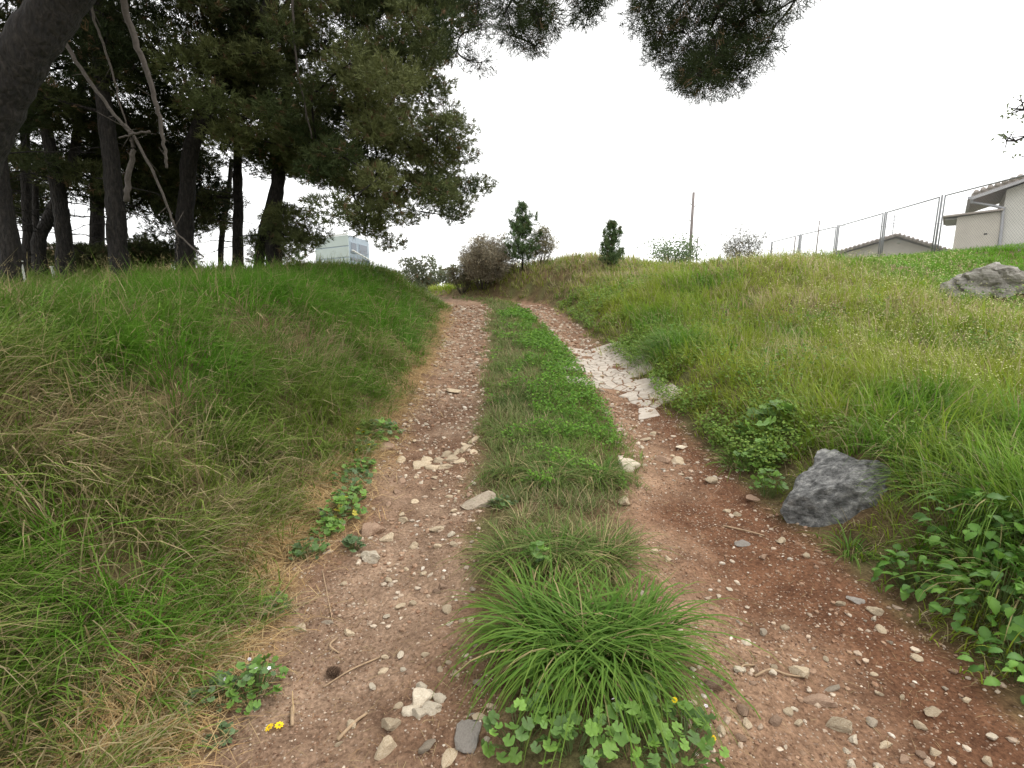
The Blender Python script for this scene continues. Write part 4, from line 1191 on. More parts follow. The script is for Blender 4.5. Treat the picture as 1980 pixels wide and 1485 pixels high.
def weed(name, label, cat, x, y, rad, h, n, size, shapes, upright=.25, group=None, yellow=0, flowers=0, stalky=True):
    root = tag(empty(name, (x, y, gz(x, y))), label, cat, group)
    n = int(n * (2.0 if shapes is not OL else 1.7)); size = size * (.92 if shapes is not OL else .72)
    sb = Bag()
    for k in range(n):
        az = random.uniform(0, 6.283); d = rad * math.sqrt(random.random())
        lx, ly = math.cos(az) * d, math.sin(az) * d
        g0 = gz(x + lx, y + ly) - root.location.z
        z = g0 + h * (.35 + .75 * random.random()) * (1 - .45 * (d / rad) ** 2) + .006
        me = YL if random.random() < yellow else random.choice(shapes)
        o = bpy.data.objects.new('leaf', me); COL.objects.link(o); o.parent = root
        if not me.materials: me.materials.append(M['leaf'])
        s = size * random.uniform(.6, 1.25)
        o.scale = (s, s, s)
        if shapes is OL:
            o.location = (lx, ly, z)
            o.rotation_euler = (random.gauss(0, .4), random.uniform(-.4, 1.0), az + random.gauss(0, .7))
        else:
            o.location = (lx, ly, z)
            o.rotation_euler = (random.gauss(0, .38) + upright * -math.sin(az) * -1 * .6, random.gauss(.0, .38) + upright * math.cos(az) * .6, az + random.gauss(0, .8))
        a = np.array([lx * .35, ly * .35, gz(x + lx * .35, y + ly * .35) - root.location.z - .005]); e = np.array([lx, ly, z])
        tube(sb, [a, a * .5 + e * .5 + np.array([0, 0, h * .12]), e], [.0016, .0014, .001], 3, (.13, .19, .06), False)
    o = link('stems', sb.mesh('stems'), M['leaf'], root); o['kind'] = 'stuff'
    for k in range(flowers):
        az = random.uniform(0, 6.283); d = rad * random.random() ** .5
        f = link('flower', FLW, None, root); f.location = (math.cos(az) * d, math.sin(az) * d, h * 1.05); f.scale = (.016,) * 3; f.rotation_euler = (random.gauss(0, .4), random.gauss(0, .4), az)
    return root

def flower_mesh(name, pet, col, cen):
    V_, F_, C_ = [(0, 0, .06)], [], [cen]
    for ring, (rr, zz, off) in enumerate(((.5, .08, 0), (.36, .14, .5))):
        for k in range(pet):
            t = (k + off) * 2 * math.pi / pet; w = math.pi / pet * .85
            i = len(V_)
            V_ += [(math.cos(t) * .08, math.sin(t) * .08, .05 + ring * .03), (math.cos(t - w) * rr * .75, math.sin(t - w) * rr * .75, zz), (math.cos(t) * rr, math.sin(t) * rr, zz - .02), (math.cos(t + w) * rr * .75, math.sin(t + w) * rr * .75, zz)]
            C_ += [col] * 4
            F_.append([i, i + 1, i + 2, i + 3])
    return npmesh(name, np.array(V_), [np.array(F_)], np.array(C_))
FLW = flower_mesh('white_flower', 5, (.75, .70, .75), (.6, .55, .3)); FLW.materials.append(M['leaf'])
FLY = flower_mesh('yellow_flower', 9, (.85, .62, .01), (.75, .45, .01)); FLY.materials.append(M['leaf'])

MG = 'round leaved weeds along the track'
weed('mallow_plant', 'dark leafy mallow clump topping the row along the left rut, by the brown stone', 'weed', -1.28, 4.72, .2, .16, 42, .055, RL, group=MG)
weed('mallow_plant', 'mallow with small yellow flowers at the left rut beside the brown stone', 'weed', -1.33, 4.2, .15, .1, 26, .042, RL[:2] + RL[3:], group=MG)
weed('mallow_plant', 'thin grey green mallow strand between the yellow flowers and the bright mallow', 'weed', -1.23, 3.6, .17, .09, 30, .04, RL[1:2] + RL[3:], group=MG)
weed('mallow_plant', 'bright green mallow with yellowed lower leaves above the white angular stone', 'weed', -1.13, 3.08, .15, .12, 46, .045, RL, yellow=.1, group=MG)
weed('mallow_plant', 'grey green mallow beside the white angular stone at the straw edge', 'weed', -1.17, 2.62, .11, .08, 26, .038, RL[1:2] + RL[3:], group=MG)
weed('mallow_plant', 'small mallow seedling alone in the straw', 'weed', -1.15, 2.16, .08, .06, 20, .034, RL, group=MG)
weed('mallow_plant', 'mallow with tiny white flowers spreading out from the straw', 'weed', -1.0, 1.67, .12, .11, 40, .036, RL, flowers=4, group=MG)
weed('mallow_plant', 'dull grey leaved mallow partly buried in straw', 'weed', -1.13, 1.62, .09, .06, 22, .03, RL[3:], group=MG)
weed('mallow_plant', 'low ragged weed below the white flowered mallow', 'weed', -1.02, 1.48, .05, .03, 10, .026, RL[3:], group=MG)
for (x, y, r, n, lb) in ((-1.24, 3.86, .13, 30, 'mallow runner linking the thin strand to the yellow flowered weed'), (-1.17, 3.34, .13, 34, 'leafy mallow touching the top of the bright green one'), (-1.16, 2.86, .1, 22, 'mallow shoots just below the bright green one'), (-1.36, 4.5, .12, 26, 'mallow filling in behind the yellow flowered weed'),
                        (-.95, 2.72, .06, 16, 'low weed mat under the white angular stone')):
    weed('mallow_plant', lb, 'weed', x, y, r, .09, n, .042, RL[:3] if x < -1 else RL[3:], group=MG)
for (x, y, r, n, lb, fl) in ((.08, 1.47, .1, 26, 'mallow sprig at the left foot of the big arching tussock', 0), (.22, 1.40, .1, 30, 'mallow under the middle of the big arching tussock', 0), (.37, 1.41, .1, 32, 'dense mallow below the drooping blades of the big tussock', 1),
                             (.52, 1.44, .11, 36, 'mallow with a yellow flower at the right foot of the big tussock', 1), (.44, 1.56, .09, 24, 'mallow tucked inside the right side of the big tussock', 0), (.16, 1.57, .08, 18, 'mallow tucked inside the left side of the big tussock', 0)):
    weed('mallow_plant', lb, 'weed', x + (x - .3) * .25, y - .03, r * 1.25, .12, int(n * .62), .046, RL[:3], flowers=fl, group=MG)
weed('mallow_plant', 'upright mallow growing through the grey green tussock', 'weed', .13, 2.36, .06, .2, 12, .05, RL[:3], group=MG)
weed('mallow_plant', 'small grey weed at the tip of the grey wedge stone', 'weed', -.06, 3.22, .1, .06, 24, .034, RL[1:2] + RL[3:], group=MG)
weed('mallow_plant', 'broad leaved mallow on the right bank above the grey boulder', 'weed', 2.2, 4.15, .24, .3, 34, .10, RL[:3], group=MG)
weed('mallow_plant', 'fresh green mallow at the upper end of the grey boulder', 'weed', 1.98, 3.75, .2, .2, 40, .05, RL[:3], group=MG)
weed('mallow_plant', 'single mallow leaning on the left end of the grey boulder', 'weed', 1.86, 3.38, .12, .2, 24, .05, RL[:3], group=MG)
NGp = 'serrated leaved plants on the right bank'
for (x, y, r, h, n, sz_, lb) in ((2.12, 1.95, .2, .26, 60, .085, 'bushy plant with bright serrated leaves hanging over the right rut edge'), (2.3, 2.3, .24, .3, 60, .085, 'tall serrated leaved plant beside the grey boulder'),
                                 (2.05, 2.3, .15, .18, 36, .075, 'low serrated leaved plant at the toe of the right bank'), (2.45, 2.05, .22, .3, 46, .085, 'serrated leaved plant deep in the grass of the right bank'),
                                 (1.98, 1.7, .14, .14, 34, .07, 'lowest serrated leaved plant, shaded at the rut edge')):
    weed('leafy_plant', lb, 'plant', x, y, r, h, n, sz_, OL, group=NGp)

def flower(x, y, s, label, z=.012):
    o = link('yellow_flower', FLY); o.location = (x, y, gz(x, y) + z); o.scale = (s,) * 3; o.rotation_euler = (random.gauss(.35, .1), random.gauss(0, .15), random.uniform(0, 6))
    tag(o, label, 'flower', 'yellow flowers by the track')
flower(-.872, 1.525, .034, 'bright yellow flower lying on the soil, one of a touching pair')
flower(-.842, 1.535, .034, 'bright yellow flower lying on the soil, one of a touching pair')
for dx, dy, dz in ((0, 0, .16), (.05, .04, .13), (-.06, .05, .15), (.08, -.1, .1), (.0, -.2, .08)):
    flower(-1.34 + dx, 4.28 + dy, .032, 'small yellow flower on the weed beside the brown stone', dz)
flower(.55, 1.45, .022, 'yellow flower in the mallow under the big tussock', .15)
flower(.69, 1.45, .024, 'yellow petal fallen on red earth by the big tussock', .01)

# low clover and chickweed on the median and along the right bank foot: one mass
bag = Bag()
def cover(x, y, size, zlo, zhi, cols):
    n = len(x)
    z = ground_z(x, y) + RNG.uniform(zlo, zhi, n)
    nr = unit(np.stack([RNG.normal(0, .5, n), RNG.normal(-.15, .5, n), np.ones(n)], -1))
    t = unit(np.cross(nr, RNG.normal(0, 1, (n, 3)))); b = np.cross(nr, t)
    s = size * RNG.uniform(.6, 1.3, n)
    c = np.stack([x, y, z], -1)
    Vq = np.stack([c - t * s[:, None] * .5, c + b * s[:, None] * .42, c + t * s[:, None] * .55, c - b * s[:, None] * .42], 1).reshape(-1, 3)
    bag.add(Vq, [np.arange(4 * n).reshape(-1, 4)], np.repeat(cols * RNG.uniform(.7, 1.3, (n, 1)), 4, 0))
n = 26000
y = 3.3 * (14 / 3.3) ** RNG.uniform(0, 1, n); a, b = edge(E_ML, y), edge(E_MR, y)
f = RNG.beta(1.9, 1.25, n); x = a + (b - a) * f
k = fbm(x * 3.4, y * 2.6, 101) + .28 * (f - .6) - .12 * (1 - sstep((y - 3.4) / 1.4))
ok = k > .52; x, y = x[ok], y[ok]
cover(x, y, .014 + .0028 * y, .015, .13, mixv(np.array([.075, .19, .02]), np.array([.17, .31, .04]), RNG.uniform(0, 1, len(x))))
n = 24000
y = 2.6 * (15 / 2.6) ** RNG.uniform(0, 1, n); x = edge(E_R, y) + .05 + np.abs(RNG.normal(0, .45, n)) * (.6 + .1 * y)
ok = (fbm(x * 1.8, y * 1.8, 103) > .46) & (((x - 2.22) / .5) ** 2 + ((y - 3.1) / .5) ** 2 > 1); x, y = x[ok], y[ok]
cover(x, y, .015 + .0028 * y, .02, .22, mixv(np.array([.11, .21, .035]), np.array([.22, .31, .06]), RNG.uniform(0, 1, len(x))))
n = 16000
y = 4.2 * (17 / 4.2) ** RNG.uniform(0, 1, n); x = edge(E_R, y) + .5 + RNG.uniform(0, 1, n) * (1.0 + y * .75)
ok = fbm(x * .9, y * .9, 107) > .57; x, y = x[ok], y[ok]
cover(x, y, .016 + .0028 * y, .1, .34, mixv(np.array([.075, .17, .022]), np.array([.15, .25, .04]), RNG.uniform(0, 1, len(x))))
# pale flecks of seed heads and small blossoms over the meadow
n = 9000
y = 4 * (16 / 4.) ** RNG.uniform(0, 1, n); x = edge(E_R, y) + RNG.uniform(.4, 1, n) * (1.0 + y * .75)
cover(x, y, .008 + .0016 * y, .12, .36, mixv(np.array([.45, .46, .16]), np.array([.6, .58, .34]), RNG.uniform(0, 1, n)))
tag(link('ground_cover', bag.mesh('ground_cover'), M['grass']), 'low clover and small leaved weeds spread over the median and right bank foot', 'weeds', kind='stuff')

# ------------------------------------------------------------------ straw and twigs
bag = Bag()
def straw(x, y, ln, wd, cols, az=None, lift=.01):
    n = len(x)
    P = np.stack([x, y, ground_z(x, y) + RNG.uniform(0, lift, n)], -1)
    az = RNG.uniform(-math.pi, math.pi, n) if az is None else az
    L = ln * RNG.uniform(.4, 1.5, n)
    # lay along the ground
    ex, ey = x + np.cos(az) * L, y + np.sin(az) * L
    dz = ground_z(ex, ey) + RNG.uniform(.0, lift * 1.5, n) - P[:, 2]
    lean = np.pi / 2 - np.arctan2(dz, L)
    bag.add(*blades(P, L, az, lean - .25, np.full(n, .35), np.full(n, wd) * RNG.uniform(.6, 1.4, n), 2, cols))
n = 12000
y = 1.15 * (13 / 1.15) ** RNG.uniform(0, 1, n)
x = edge(E_L, y) - .12 + RNG.normal(0, .15, n) * (1 + .03 * y)
straw(x, y, .12 + .004 * y, .0026 + .0004 * y, mixv(np.array([.46, .29, .12]), np.array([.5, .38, .2]), RNG.uniform(0, 1, n)) * RNG.uniform(.7, 1.15, (n, 1)), None, .035)
n = 2600
y = 1.2 * (7 / 1.2) ** RNG.uniform(0, 1, n)
lf = RNG.uniform(0, 1, n) < .6
x = np.where(lf, RNG.uniform(edge(E_L, y), edge(E_ML, y)), RNG.uniform(edge(E_MR, y), edge(E_R, y)))
straw(x, y, .055, .002, mixv(np.array([.34, .2, .1]), DRY, RNG.uniform(0, 1, n)) * RNG.uniform(.6, 1.1, (n, 1)), None, .006)
tag(link('straw_litter', bag.mesh('straw_litter'), M['straw']), 'orange straw and dry stalk litter matted along the left rut edge', 'straw', kind='stuff')

def stick(pts, r, label):
    b = Bag()
    p = smooth_path([(x, y, gz(x, y) + r * .8 + z) for x, y, z in pts], 4)
    tube(b, p, np.linspace(r, r * .7, len(p)), 6)
    tag(link('twig', b.mesh('twig', True), M['stick']), label, 'twig', 'dry twigs on the track')
stick([(-.835, 1.63, 0), (-.815, 1.58, .004), (-.80, 1.545, 0)], .009, 'thick short brown twig lying by the pair of yellow flowers')
stick([(-.58, 1.92, 0), (-.68, 1.83, .005), (-.76, 1.74, 0)], .004, 'long pale straw stalk crossing the left rut by the pine cone')
stick([(-.8, 2.02, 0), (-.81, 1.95, .01), (-.76, 1.92, 0)], .005, 'bent pale twig in the left rut above the pine cone')
stick([(.98, 1.75, 0), (1.06, 1.78, .012), (1.12, 1.77, .005), (1.2, 1.78, 0)], .005, 'curved pale twig beside the blocky cream stone')
stick([(.92, 1.74, 0), (.95, 1.79, .015), (1.02, 1.82, 0)], .004, 'short hooked twig left of the curved pale twig')
stick([(-.62, 1.5, 0), (-.58, 1.57, .004), (-.55, 1.62, 0)], .007, 'stubby tan twig beside the knobbly cream stone')
stick([(1.4, 3.05, 0), (1.52, 2.95, .01), (1.6, 2.9, 0)], .006, 'dark twig lying in the right rut near the slate shard')
stick([(-1.05, 2.5, 0), (-.95, 2.3, .015), (-.86, 2.12, 0)], .003, 'long thin straw stem angled across the straw edge')
# pine cone
b = Bag()
cz_ = gz(-.74, 1.80) + .02
for k in range(70):
    s = k / 69; th = k * 2.4; rr = .019 * math.sin(math.pi * (.12 + .8 * s)) ** .7
    c = np.array([-.74 + (s - .5) * .055, 1.80 + math.cos(th) * rr, cz_ + math.sin(th) * rr])
    d = np.array([.35, math.cos(th), math.sin(th)])
    d = d / np.linalg.norm(d); u = unit(np.cross(d, [1., .2, 0])); w = np.cross(d, u)
    b.add([c - d * .012, c + u * .006 - d * .002, c + d * .006, c - u * .006 - d * .002, c + w * .003], [np.array([[0, 1, 4], [1, 2, 4], [2, 3, 4], [3, 0, 4], [1, 0, 3], [2, 1, 3]])])
M['cone'] = simple('pine_cone_brown', (.11, .065, .04), .8, .35, 90)
tag(link('pine_cone', b.mesh('pine_cone'), M['cone']), 'small dark brown pine cone lying in the left rut', 'pine cone')

# ------------------------------------------------------------------ shrubs and young pines on the crest
def part(name, bag, mat, root, smooth=False, kind=None):
    me = bag.mesh(name, smooth)
    o = link(name, me, mat, root); o.location = -root.location
    if kind: o['kind'] = kind
    return o

def young_pine(x, y, h, w, label, n=13, group='young pines on the crest'):
    z0 = gz(x, y)
    root = tag(empty('young_pine', (x, y, z0)), label, 'tree', group)
    t = Bag(); tube(t, [(x, y, z0 - .05), (x + .02, y, z0 + h * .5), (x, y, z0 + h * .97)], [.035, .022, .007], 6); part('trunk', t, M['bark'], root, True)
    br, cl, rr, cc = Bag(), [], [], []
    for k in range(n * 8):
        s = random.uniform(.06, .97); az = random.uniform(0, 6.283); l = w * (1 - s) ** .75 * random.uniform(.55, 1.1) + .05
        a = np.array([x, y, z0 + h * s]); e = a + np.array([math.cos(az) * l, math.sin(az) * l, l * random.uniform(.35, .8)])
        m = (a + e) / 2 - np.array([0, 0, .1 * l])
        tube(br, [a, m, e], [.009, .007, .004], 4)
        for f in np.linspace(.35, 1, max(2, int(l / .12))):
            cl.append(a * (1 - f) + e * f + RNG.normal(0, .02, 3)); rr.append(.085); cc.append((N_GRN * .8 + np.array([.07, .12, .05]) * .8) * random.uniform(.8, 1.25))
    base_ = [c_ for c_ in cl if c_[2] < z0 + h * .86]
    for k in range(n * 2):                                   # spiky upright shoots
        c = random.choice(base_); q = c + np.array([random.gauss(0, .03), random.gauss(0, .03), random.uniform(.16, .34)])
        tube(br, [c, q], [.005, .003], 3)
        for f in np.linspace(.2, 1, 6): cl.append(c * (1 - f) + q * f); rr.append(.028); cc.append(np.array([.12, .17, .07]))
    for k in range(4):
        cl.append(np.array([x, y, z0 + h * (.88 + .12 * k / 3)])); rr.append(.04); cc.append(N_GRN)
    part('branches', br, M['bark'], root, True)
    nb = Bag(); needles(nb, cl, rr, 190, 5, .11, .016, .9, .8, cc); part('crown', nb, M['needle'], root)
young_pine(.38, 18.5, 2.35, .8, 'bushy young pine on the crest beside the grey twiggy shrub')
young_pine(3.25, 16.5, 1.45, .42, 'slim young pine growing from dry grass on the right slope', 9)
young_pine(-11.6, 27.5, 3.1, .7, 'young pine sapling in front of the grey box building', 7)

def twig_shrub(name, x, y, r, h, label, col, nst=46, needle=(60, .03), group=None, spread=.75, leafy=1.0, z0=None):
    z0 = gz(x, y) if z0 is None else z0
    root = tag(empty(name, (x, y, z0)), label, 'shrub', group)
    b = Bag(); cl = []
    for k in range(nst):
        az = random.uniform(0, 6.283); d = r * math.sqrt(random.random())
        a = np.array([x + math.cos(az) * d * .25, y + math.sin(az) * d * .25, z0 - .05])
        e = np.array([x + math.cos(az) * d * spread * 1.25, y + math.sin(az) * d * spread * 1.25, z0 + h * (1 - .45 * (d / r) ** 2) * random.uniform(.7, 1.0)])
        m = (a + e) / 2 + np.array([math.cos(az), math.sin(az), 0]) * d * .18
        t = np.linspace(0, 1, 6)[:, None]; pth = a * (1 - t) ** 2 + 2 * m * t * (1 - t) + e * t * t + RNG.normal(0, .015, (6, 3))
        tube(b, pth, np.linspace(.012, .004, 6), 3)
        for f in (2, 3, 4, 5):
            for _ in range(2):
                e2 = pth[f] + np.array([random.gauss(0, .16), random.gauss(0, .16), abs(random.gauss(.16, .12))]) * (h / 1.5)
                tube(b, [pth[f], (pth[f] + e2) / 2 + RNG.normal(0, .02, 3), e2], [.005, .004, .003], 3)
                cl.append(e2)
    part('branches', b, M['deadwood'], root, True)
    if leafy:
        nb = Bag(); cc = [np.array(col) * random.uniform(.7, 1.3) for _ in cl]
        needles(nb, cl, [.16 * h / 1.5] * len(cl), int(needle[0] * leafy * 2.2), 4, .06 * h / 1.5, needle[1] * .7, .9, .4, cc); part('crown', nb, M['needle'], root)
twig_shrub('shrub', -1.05, 19.0, 1.15, 1.75, 'grey brown twiggy shrub where the track bends out of sight', (.30, .265, .19), 60)
twig_shrub('shrub', -1.9, 19.6, .6, 1.2, 'low dark shrub against the grey twiggy shrub', (.16, .15, .09), 24)
twig_shrub('shrub', 1.1, 18.9, .5, 1.3, 'brownish shrub tucked behind the bushy young pine', (.24, .22, .13), 18)
twig_shrub('shrub', 10.95, 24, 1.0, 2.0, 'bare upright twiggy bush on the skyline left of the thin fence post', (.11, .11, .07), 36, (16, .03), leafy=.35)

def leafy_bush(x, y, r, h, label, col, n=120, leaf=.11, group=None, zb=None):
    z0 = gz(x, y) if zb is None else zb
    root = tag(empty('bush', (x, y, z0)), label, 'bush', group)
    b = Bag(); lf = Bag()
    for k in range(22):
        az = random.uniform(0, 6.283); d = r * math.sqrt(random.random())
        a = np.array([x, y, z0 - .05]); e = np.array([x + math.cos(az) * d, y + math.sin(az) * d, z0 + h * random.uniform(.55, 1) * (1 - .3 * (d / r) ** 2)])
        t = np.linspace(0, 1, 6)[:, None]; m = (a + e) / 2 + np.array([0, 0, .15 * h]); pth = a * (1 - t) ** 2 + 2 * m * t * (1 - t) + e * t * t
        tube(b, pth, np.linspace(.022, .006, 6), 4)
        for _ in range(n // 22 * 5):
            f = random.uniform(.45, 1.05); c = pth[min(5, int(f * 5))] + RNG.normal(0, .16 * h / 1.5, 3)
            d1 = unit(RNG.normal(0, 1, 3)); d2 = unit(np.cross(d1, RNG.normal(0, 1, 3))); s = leaf * random.uniform(.6, 1.2)
            lf.add([c - d1 * s * .5, c + d2 * s * .24, c + d1 * s * .5, c - d2 * s * .24], [np.array([[0, 1, 2, 3]])], np.array(col) * random.uniform(.7, 1.3))
    part('branches', b, M['bark'], root, True); part('crown', lf, M['leaf'], root)
leafy_bush(7.6, 24, 1.5, 2.35, 'loose pale leaved bush on the skyline at the foot of the wooden pole', (.15, .21, .10), 420, .15)
FB = 'far bushes beyond the crest'
for x, y, r, h, lb in ((-9.6, 52, 3.0, 4.2, 'far pale olive bush on the horizon between bank and grey shrub'), (-5.5, 56, 2.6, 3.6, 'far bush low on the horizon behind the grey shrub'), (-14, 58, 3, 3.4, 'far bush showing just above the end of the left bank')):
    z0 = gz(x, y)
    root = tag(empty('bush', (x, y, z0)), lb, 'bush', FB)
    t = Bag(); tube(t, [(x, y, z0 - .1), (x, y, z0 + h * .5)], [.12, .06], 6); part('trunk', t, M['bark'], root, True)
    nb = Bag(); cl = [np.array([x + random.gauss(0, r * .5), y + random.gauss(0, r * .4), z0 + h * random.uniform(.25, .95)]) for _ in range(34)]
    needles(nb, cl, [.7] * 34, 26, 5, .3, .09, .8, .4, [np.array([.15, .165, .10]) * random.uniform(.8, 1.2) for _ in cl]); part('crown', nb, M['needle'], root)

# bare tree whose twigs reach into the sky from beyond the lawn
tx, ty = 14.3, 12.0
tz0 = gz(tx, ty)
root = tag(empty('bare_tree', (tx, ty, tz0)), 'nearly bare tree whose thin twigs reach over the lawn towards the fence', 'tree')
b = Bag(); tube(b, smooth_path([(tx, ty, tz0 - .1), (tx - .1, ty, tz0 + 1.6), (tx - .3, ty, tz0 + 3)], 5), np.linspace(.13, .08, 11), 8); part('trunk', b, M['bark'], root, True)
b = Bag(); lf = Bag()
for (e, m) in (((11.25, 12, 5.0), (12.9, 12, 5.2)), ((11.55, 12.2, 5.75), (12.8, 12.1, 5.9)), ((11.75, 11.8, 4.62), (12.8, 12, 4.75)), ((15.5, 12.5, 6.6), (14.6, 12.2, 5.8)), ((13.2, 12, 7.2), (13.6, 12, 6.3))):
    a = np.array([tx - .3, ty, tz0 + 2.9]); e = np.array(e); m = np.array(m)
    t = np.linspace(0, 1, 14)[:, None]; pth = a * (1 - t) ** 2 + 2 * m * t * (1 - t) + e * t * t + RNG.normal(0, .03, (14, 3))
    tube(b, pth, np.linspace(.05, .02, 14), 5)
    for f in range(6, 14):
        for _ in range(3):
            e2 = pth[f] + np.array([random.gauss(-.12, .2), random.gauss(0, .18), random.gauss(-.02, .2)])
            tube(b, [pth[f], (pth[f] + e2) / 2 + RNG.normal(0, .03, 3), e2], [.015, .012, .008], 3)
            for _ in range(4):
                c = e2 + RNG.normal(0, .05, 3); d1 = unit(RNG.normal(0, 1, 3)); d2 = unit(np.cross(d1, RNG.normal(0, 1, 3)))
                lf.add([c - d1 * .05, c + d2 * .022, c + d1 * .05, c - d2 * .022], [np.array([[0, 1, 2, 3]])], np.array([.13, .16, .08]))
part('branches', b, M['bark'], root, True); part('crown', lf, M['leaf'], root)

# ------------------------------------------------------------------ chain-link fence on the lawn's edge
M['galv'] = simple('galvanised_steel', (.20, .205, .21), .6, .12, 5, 0, .1)
FP = [(15.9, 12.2), (16.62, 16.15), (17.08, 20.5), (17.88, 24.6), (18.48, 29.0), (18.85, 33.3), (19.3, 37.8)]
TOPZ = [5.42, 5.44, 5.48, 5.52, 5.50, 5.55, 5.57]
fz0 = gz(*FP[2])
fence = tag(empty('chain_link_fence', (FP[2][0], FP[2][1], fz0)), 'tall chain link fence of framed panels along the upper edge of the lawn', 'fence')
for i, ((x, y), tz_) in enumerate(zip(FP, TOPZ)):
    b = Bag(); tube(b, [(x, y, gz(x, y) - .3), (x, y, tz_ + .03)], .036, 8); part('post', b, M['galv'], fence, True)
for i in range(len(FP) - 1):
    a, c = np.array(FP[i]), np.array(FP[i + 1]); d = c - a; L = np.linalg.norm(d); d /= L
    p, q = a + d * .16, c - d * .16
    g = min(gz(*p), gz(*q)) + .06; t0, t1 = TOPZ[i] - .03, TOPZ[i + 1] - .03
    b = Bag(); tube(b, [(*p, g), (*p, t0), (*q, t1), (*q, g), (*p, g)], .02, 6)
    b = Bag()
    for s_, e_ in (((*p, g), (*p, t0)), ((*q, g), (*q, t1)), ((*p, t0), (*q, t1)), ((*p, g), (*q, g))): tube(b, [s_, e_], .027, 6)
    fr = part('panel_frame', b, M['galv'], fence, True)
    w = Bag(); n = int(L / .09); H = (t0 + t1) / 2 - g
    def at_(u, v): 
        pt = p + (q - p) * u
        return np.array([pt[0], pt[1], g + (t0 + (t1 - t0) * u - g) * v])
    Lp = np.linalg.norm(q - p)
    for sgn in (1, -1):
        for k in range(-int(H / .11), int(Lp / .11)):
            u0 = k * .11; u1 = u0 + H
            lo, hi = max(0, u0), min(Lp, u1)
            if hi <= lo: continue
            v0, v1 = (lo - u0) / H, (hi - u0) / H
            if sgn < 0: v0, v1 = 1 - v0, 1 - v1
            tube(w, [at_(lo / Lp, v0), at_(hi / Lp, v1)], .0035, 3, None, False)
    m = w.mesh('wire_mesh'); o = link('wire_mesh', m, M['galv'], fr); o['kind'] = 'stuff'

# ------------------------------------------------------------------ houses behind the fence
M['plaster'] = simple('weathered_plaster', (.47, .43, .375), .95, .10, 1.2, .01)
M['plaster_w'] = simple('whitewashed_plaster', (.54, .52, .48), .95, .08, 1.0, .01)
M['tile'] = simple('weathered_roof_tile', (.36, .31, .28), .95, .25, 3, .02)
M['fascia'] = simple('grey_painted_wood', (.40, .39, .40), .8, .12, 4)
M['darkhole'] = simple('dark_opening', (.03, .03, .03), .9, .1)
M['pipe'] = simple('zinc_pipe', (.34, .34, .36), .5, .15, 4, 0, .4)

def prism(bag, poly, y0, y1, axis_='y'):
    n = len(poly)
    A = np.array([[p[0], y0, p[1]] for p in poly]); B = np.array([[p[0], y1, p[1]] for p in poly])
    j = np.arange(n)
    bag.add(np.concatenate([A, B]), [np.stack([j, (j + 1) % n, (j + 1) % n + n, j + n], -1), j[None][:, ::-1], (j + n)[None]])


def hpart(name, bag, mat, parent, smooth=False):
    o = link(name, bag.mesh(name, smooth), mat, parent); return o
# house and shed: local x runs along the front, local y goes back, z is height above the sea of the scene
AL = math.radians(41.2)
house = tag(empty('house', (27.157, 31.0, 0), -AL), 'pale plastered house with overhanging tiled eave and zinc gutter behind the fence', 'house')
b = Bag(); prism(b, [(1.8, 2.8), (9.5, 2.8), (9.5, 7.6), (5.6, 9.0), (1.8, 7.62)], .1, 7); hpart('wall', b, M['plaster_w'], house)
b = Bag(); prism(b, [(.30, 7.32), (5.6, 9.12), (5.6, 9.32), (.30, 7.50)], -.6, 7.5); prism(b, [(5.602, 9.12), (11, 7.32), (11, 7.50), (5.602, 9.32)], -.6, 7.5)
roof = hpart('roof', b, M['tile'], house)
for k in range(18):
    f = (k + .5) / 18; x = .34 + 5.2 * f; z = 7.52 + 1.79 * f
    b = Bag(); tube(b, [(x, -.68, z), (x, 2.5, z)], .13, 7); hpart('roof_tile', b, M['tile'], roof, True)
b = Bag(); prism(b, [(.28, 7.12), (3.4, 8.2), (3.4, 8.36), (.28, 7.30)], -.66, -.603); hpart('fascia', b, M['fascia'], house)
b = Bag(); box(b, (.24, 3.4, 7.26), (.16, 8.2, .15)); hpart('gutter', b, M['pipe'], house)
b = Bag(); tube(b, smooth_path([(.34, -.3, 7.25), (.40, -.3, 7.02), (.6, -.28, 6.98), (1.7, -.06, 6.62), (1.78, -.02, 6.4), (1.86, 0, 5.0), (1.9, 0, 2.9)], 5), .075, 7); hpart('downpipe', b, M['pipe'], house, True)
annex = tag(empty('shed', (27.157, 31.0, 0), -AL), 'low pale shed with a lean-to roof built against the plastered house', 'shed')
b = Bag(); prism(b, [(-.18, 2.8), (1.78, 2.8), (1.78, 6.44), (-.18, 6.30)], .02, 4); hpart('wall', b, M['plaster'], annex)
b = Bag(); prism(b, [(-.85, 6.33), (1.78, 6.46), (1.78, 6.56), (-.85, 6.42)], -.25, 4.3); hpart('roof', b, M['tile'], annex)
b = Bag(); box(b, (-.45, 2.0, 6.24), (.55, 3.6, .07)); hpart('soffit', b, M['fascia'], annex)
b = Bag(); box(b, (1.2, .012, 5.2), (.14, .02, .08)); hpart('vent', b, M['darkhole'], annex)
h2 = tag(empty('house', (30.426, 40.0, 0), -math.radians(30)), 'low house with a shallow grey gable roof and antenna behind the fence', 'house')
b = Bag(); prism(b, [(-3.5, 2.4), (2.6, 2.4), (2.6, 4.95), (-.2, 6.1), (-3.5, 5.1)], 0, 7); hpart('wall', b, M['plaster'], h2)
b = Bag(); prism(b, [(-4.2, 4.98), (-.2, 6.2), (-.2, 6.36), (-4.2, 5.14)], -.6, 7.4); prism(b, [(-.198, 6.2), (3.2, 4.78), (3.2, 4.94), (-.198, 6.36)], -.6, 7.4)
rf = hpart('roof', b, M['tile'], h2)
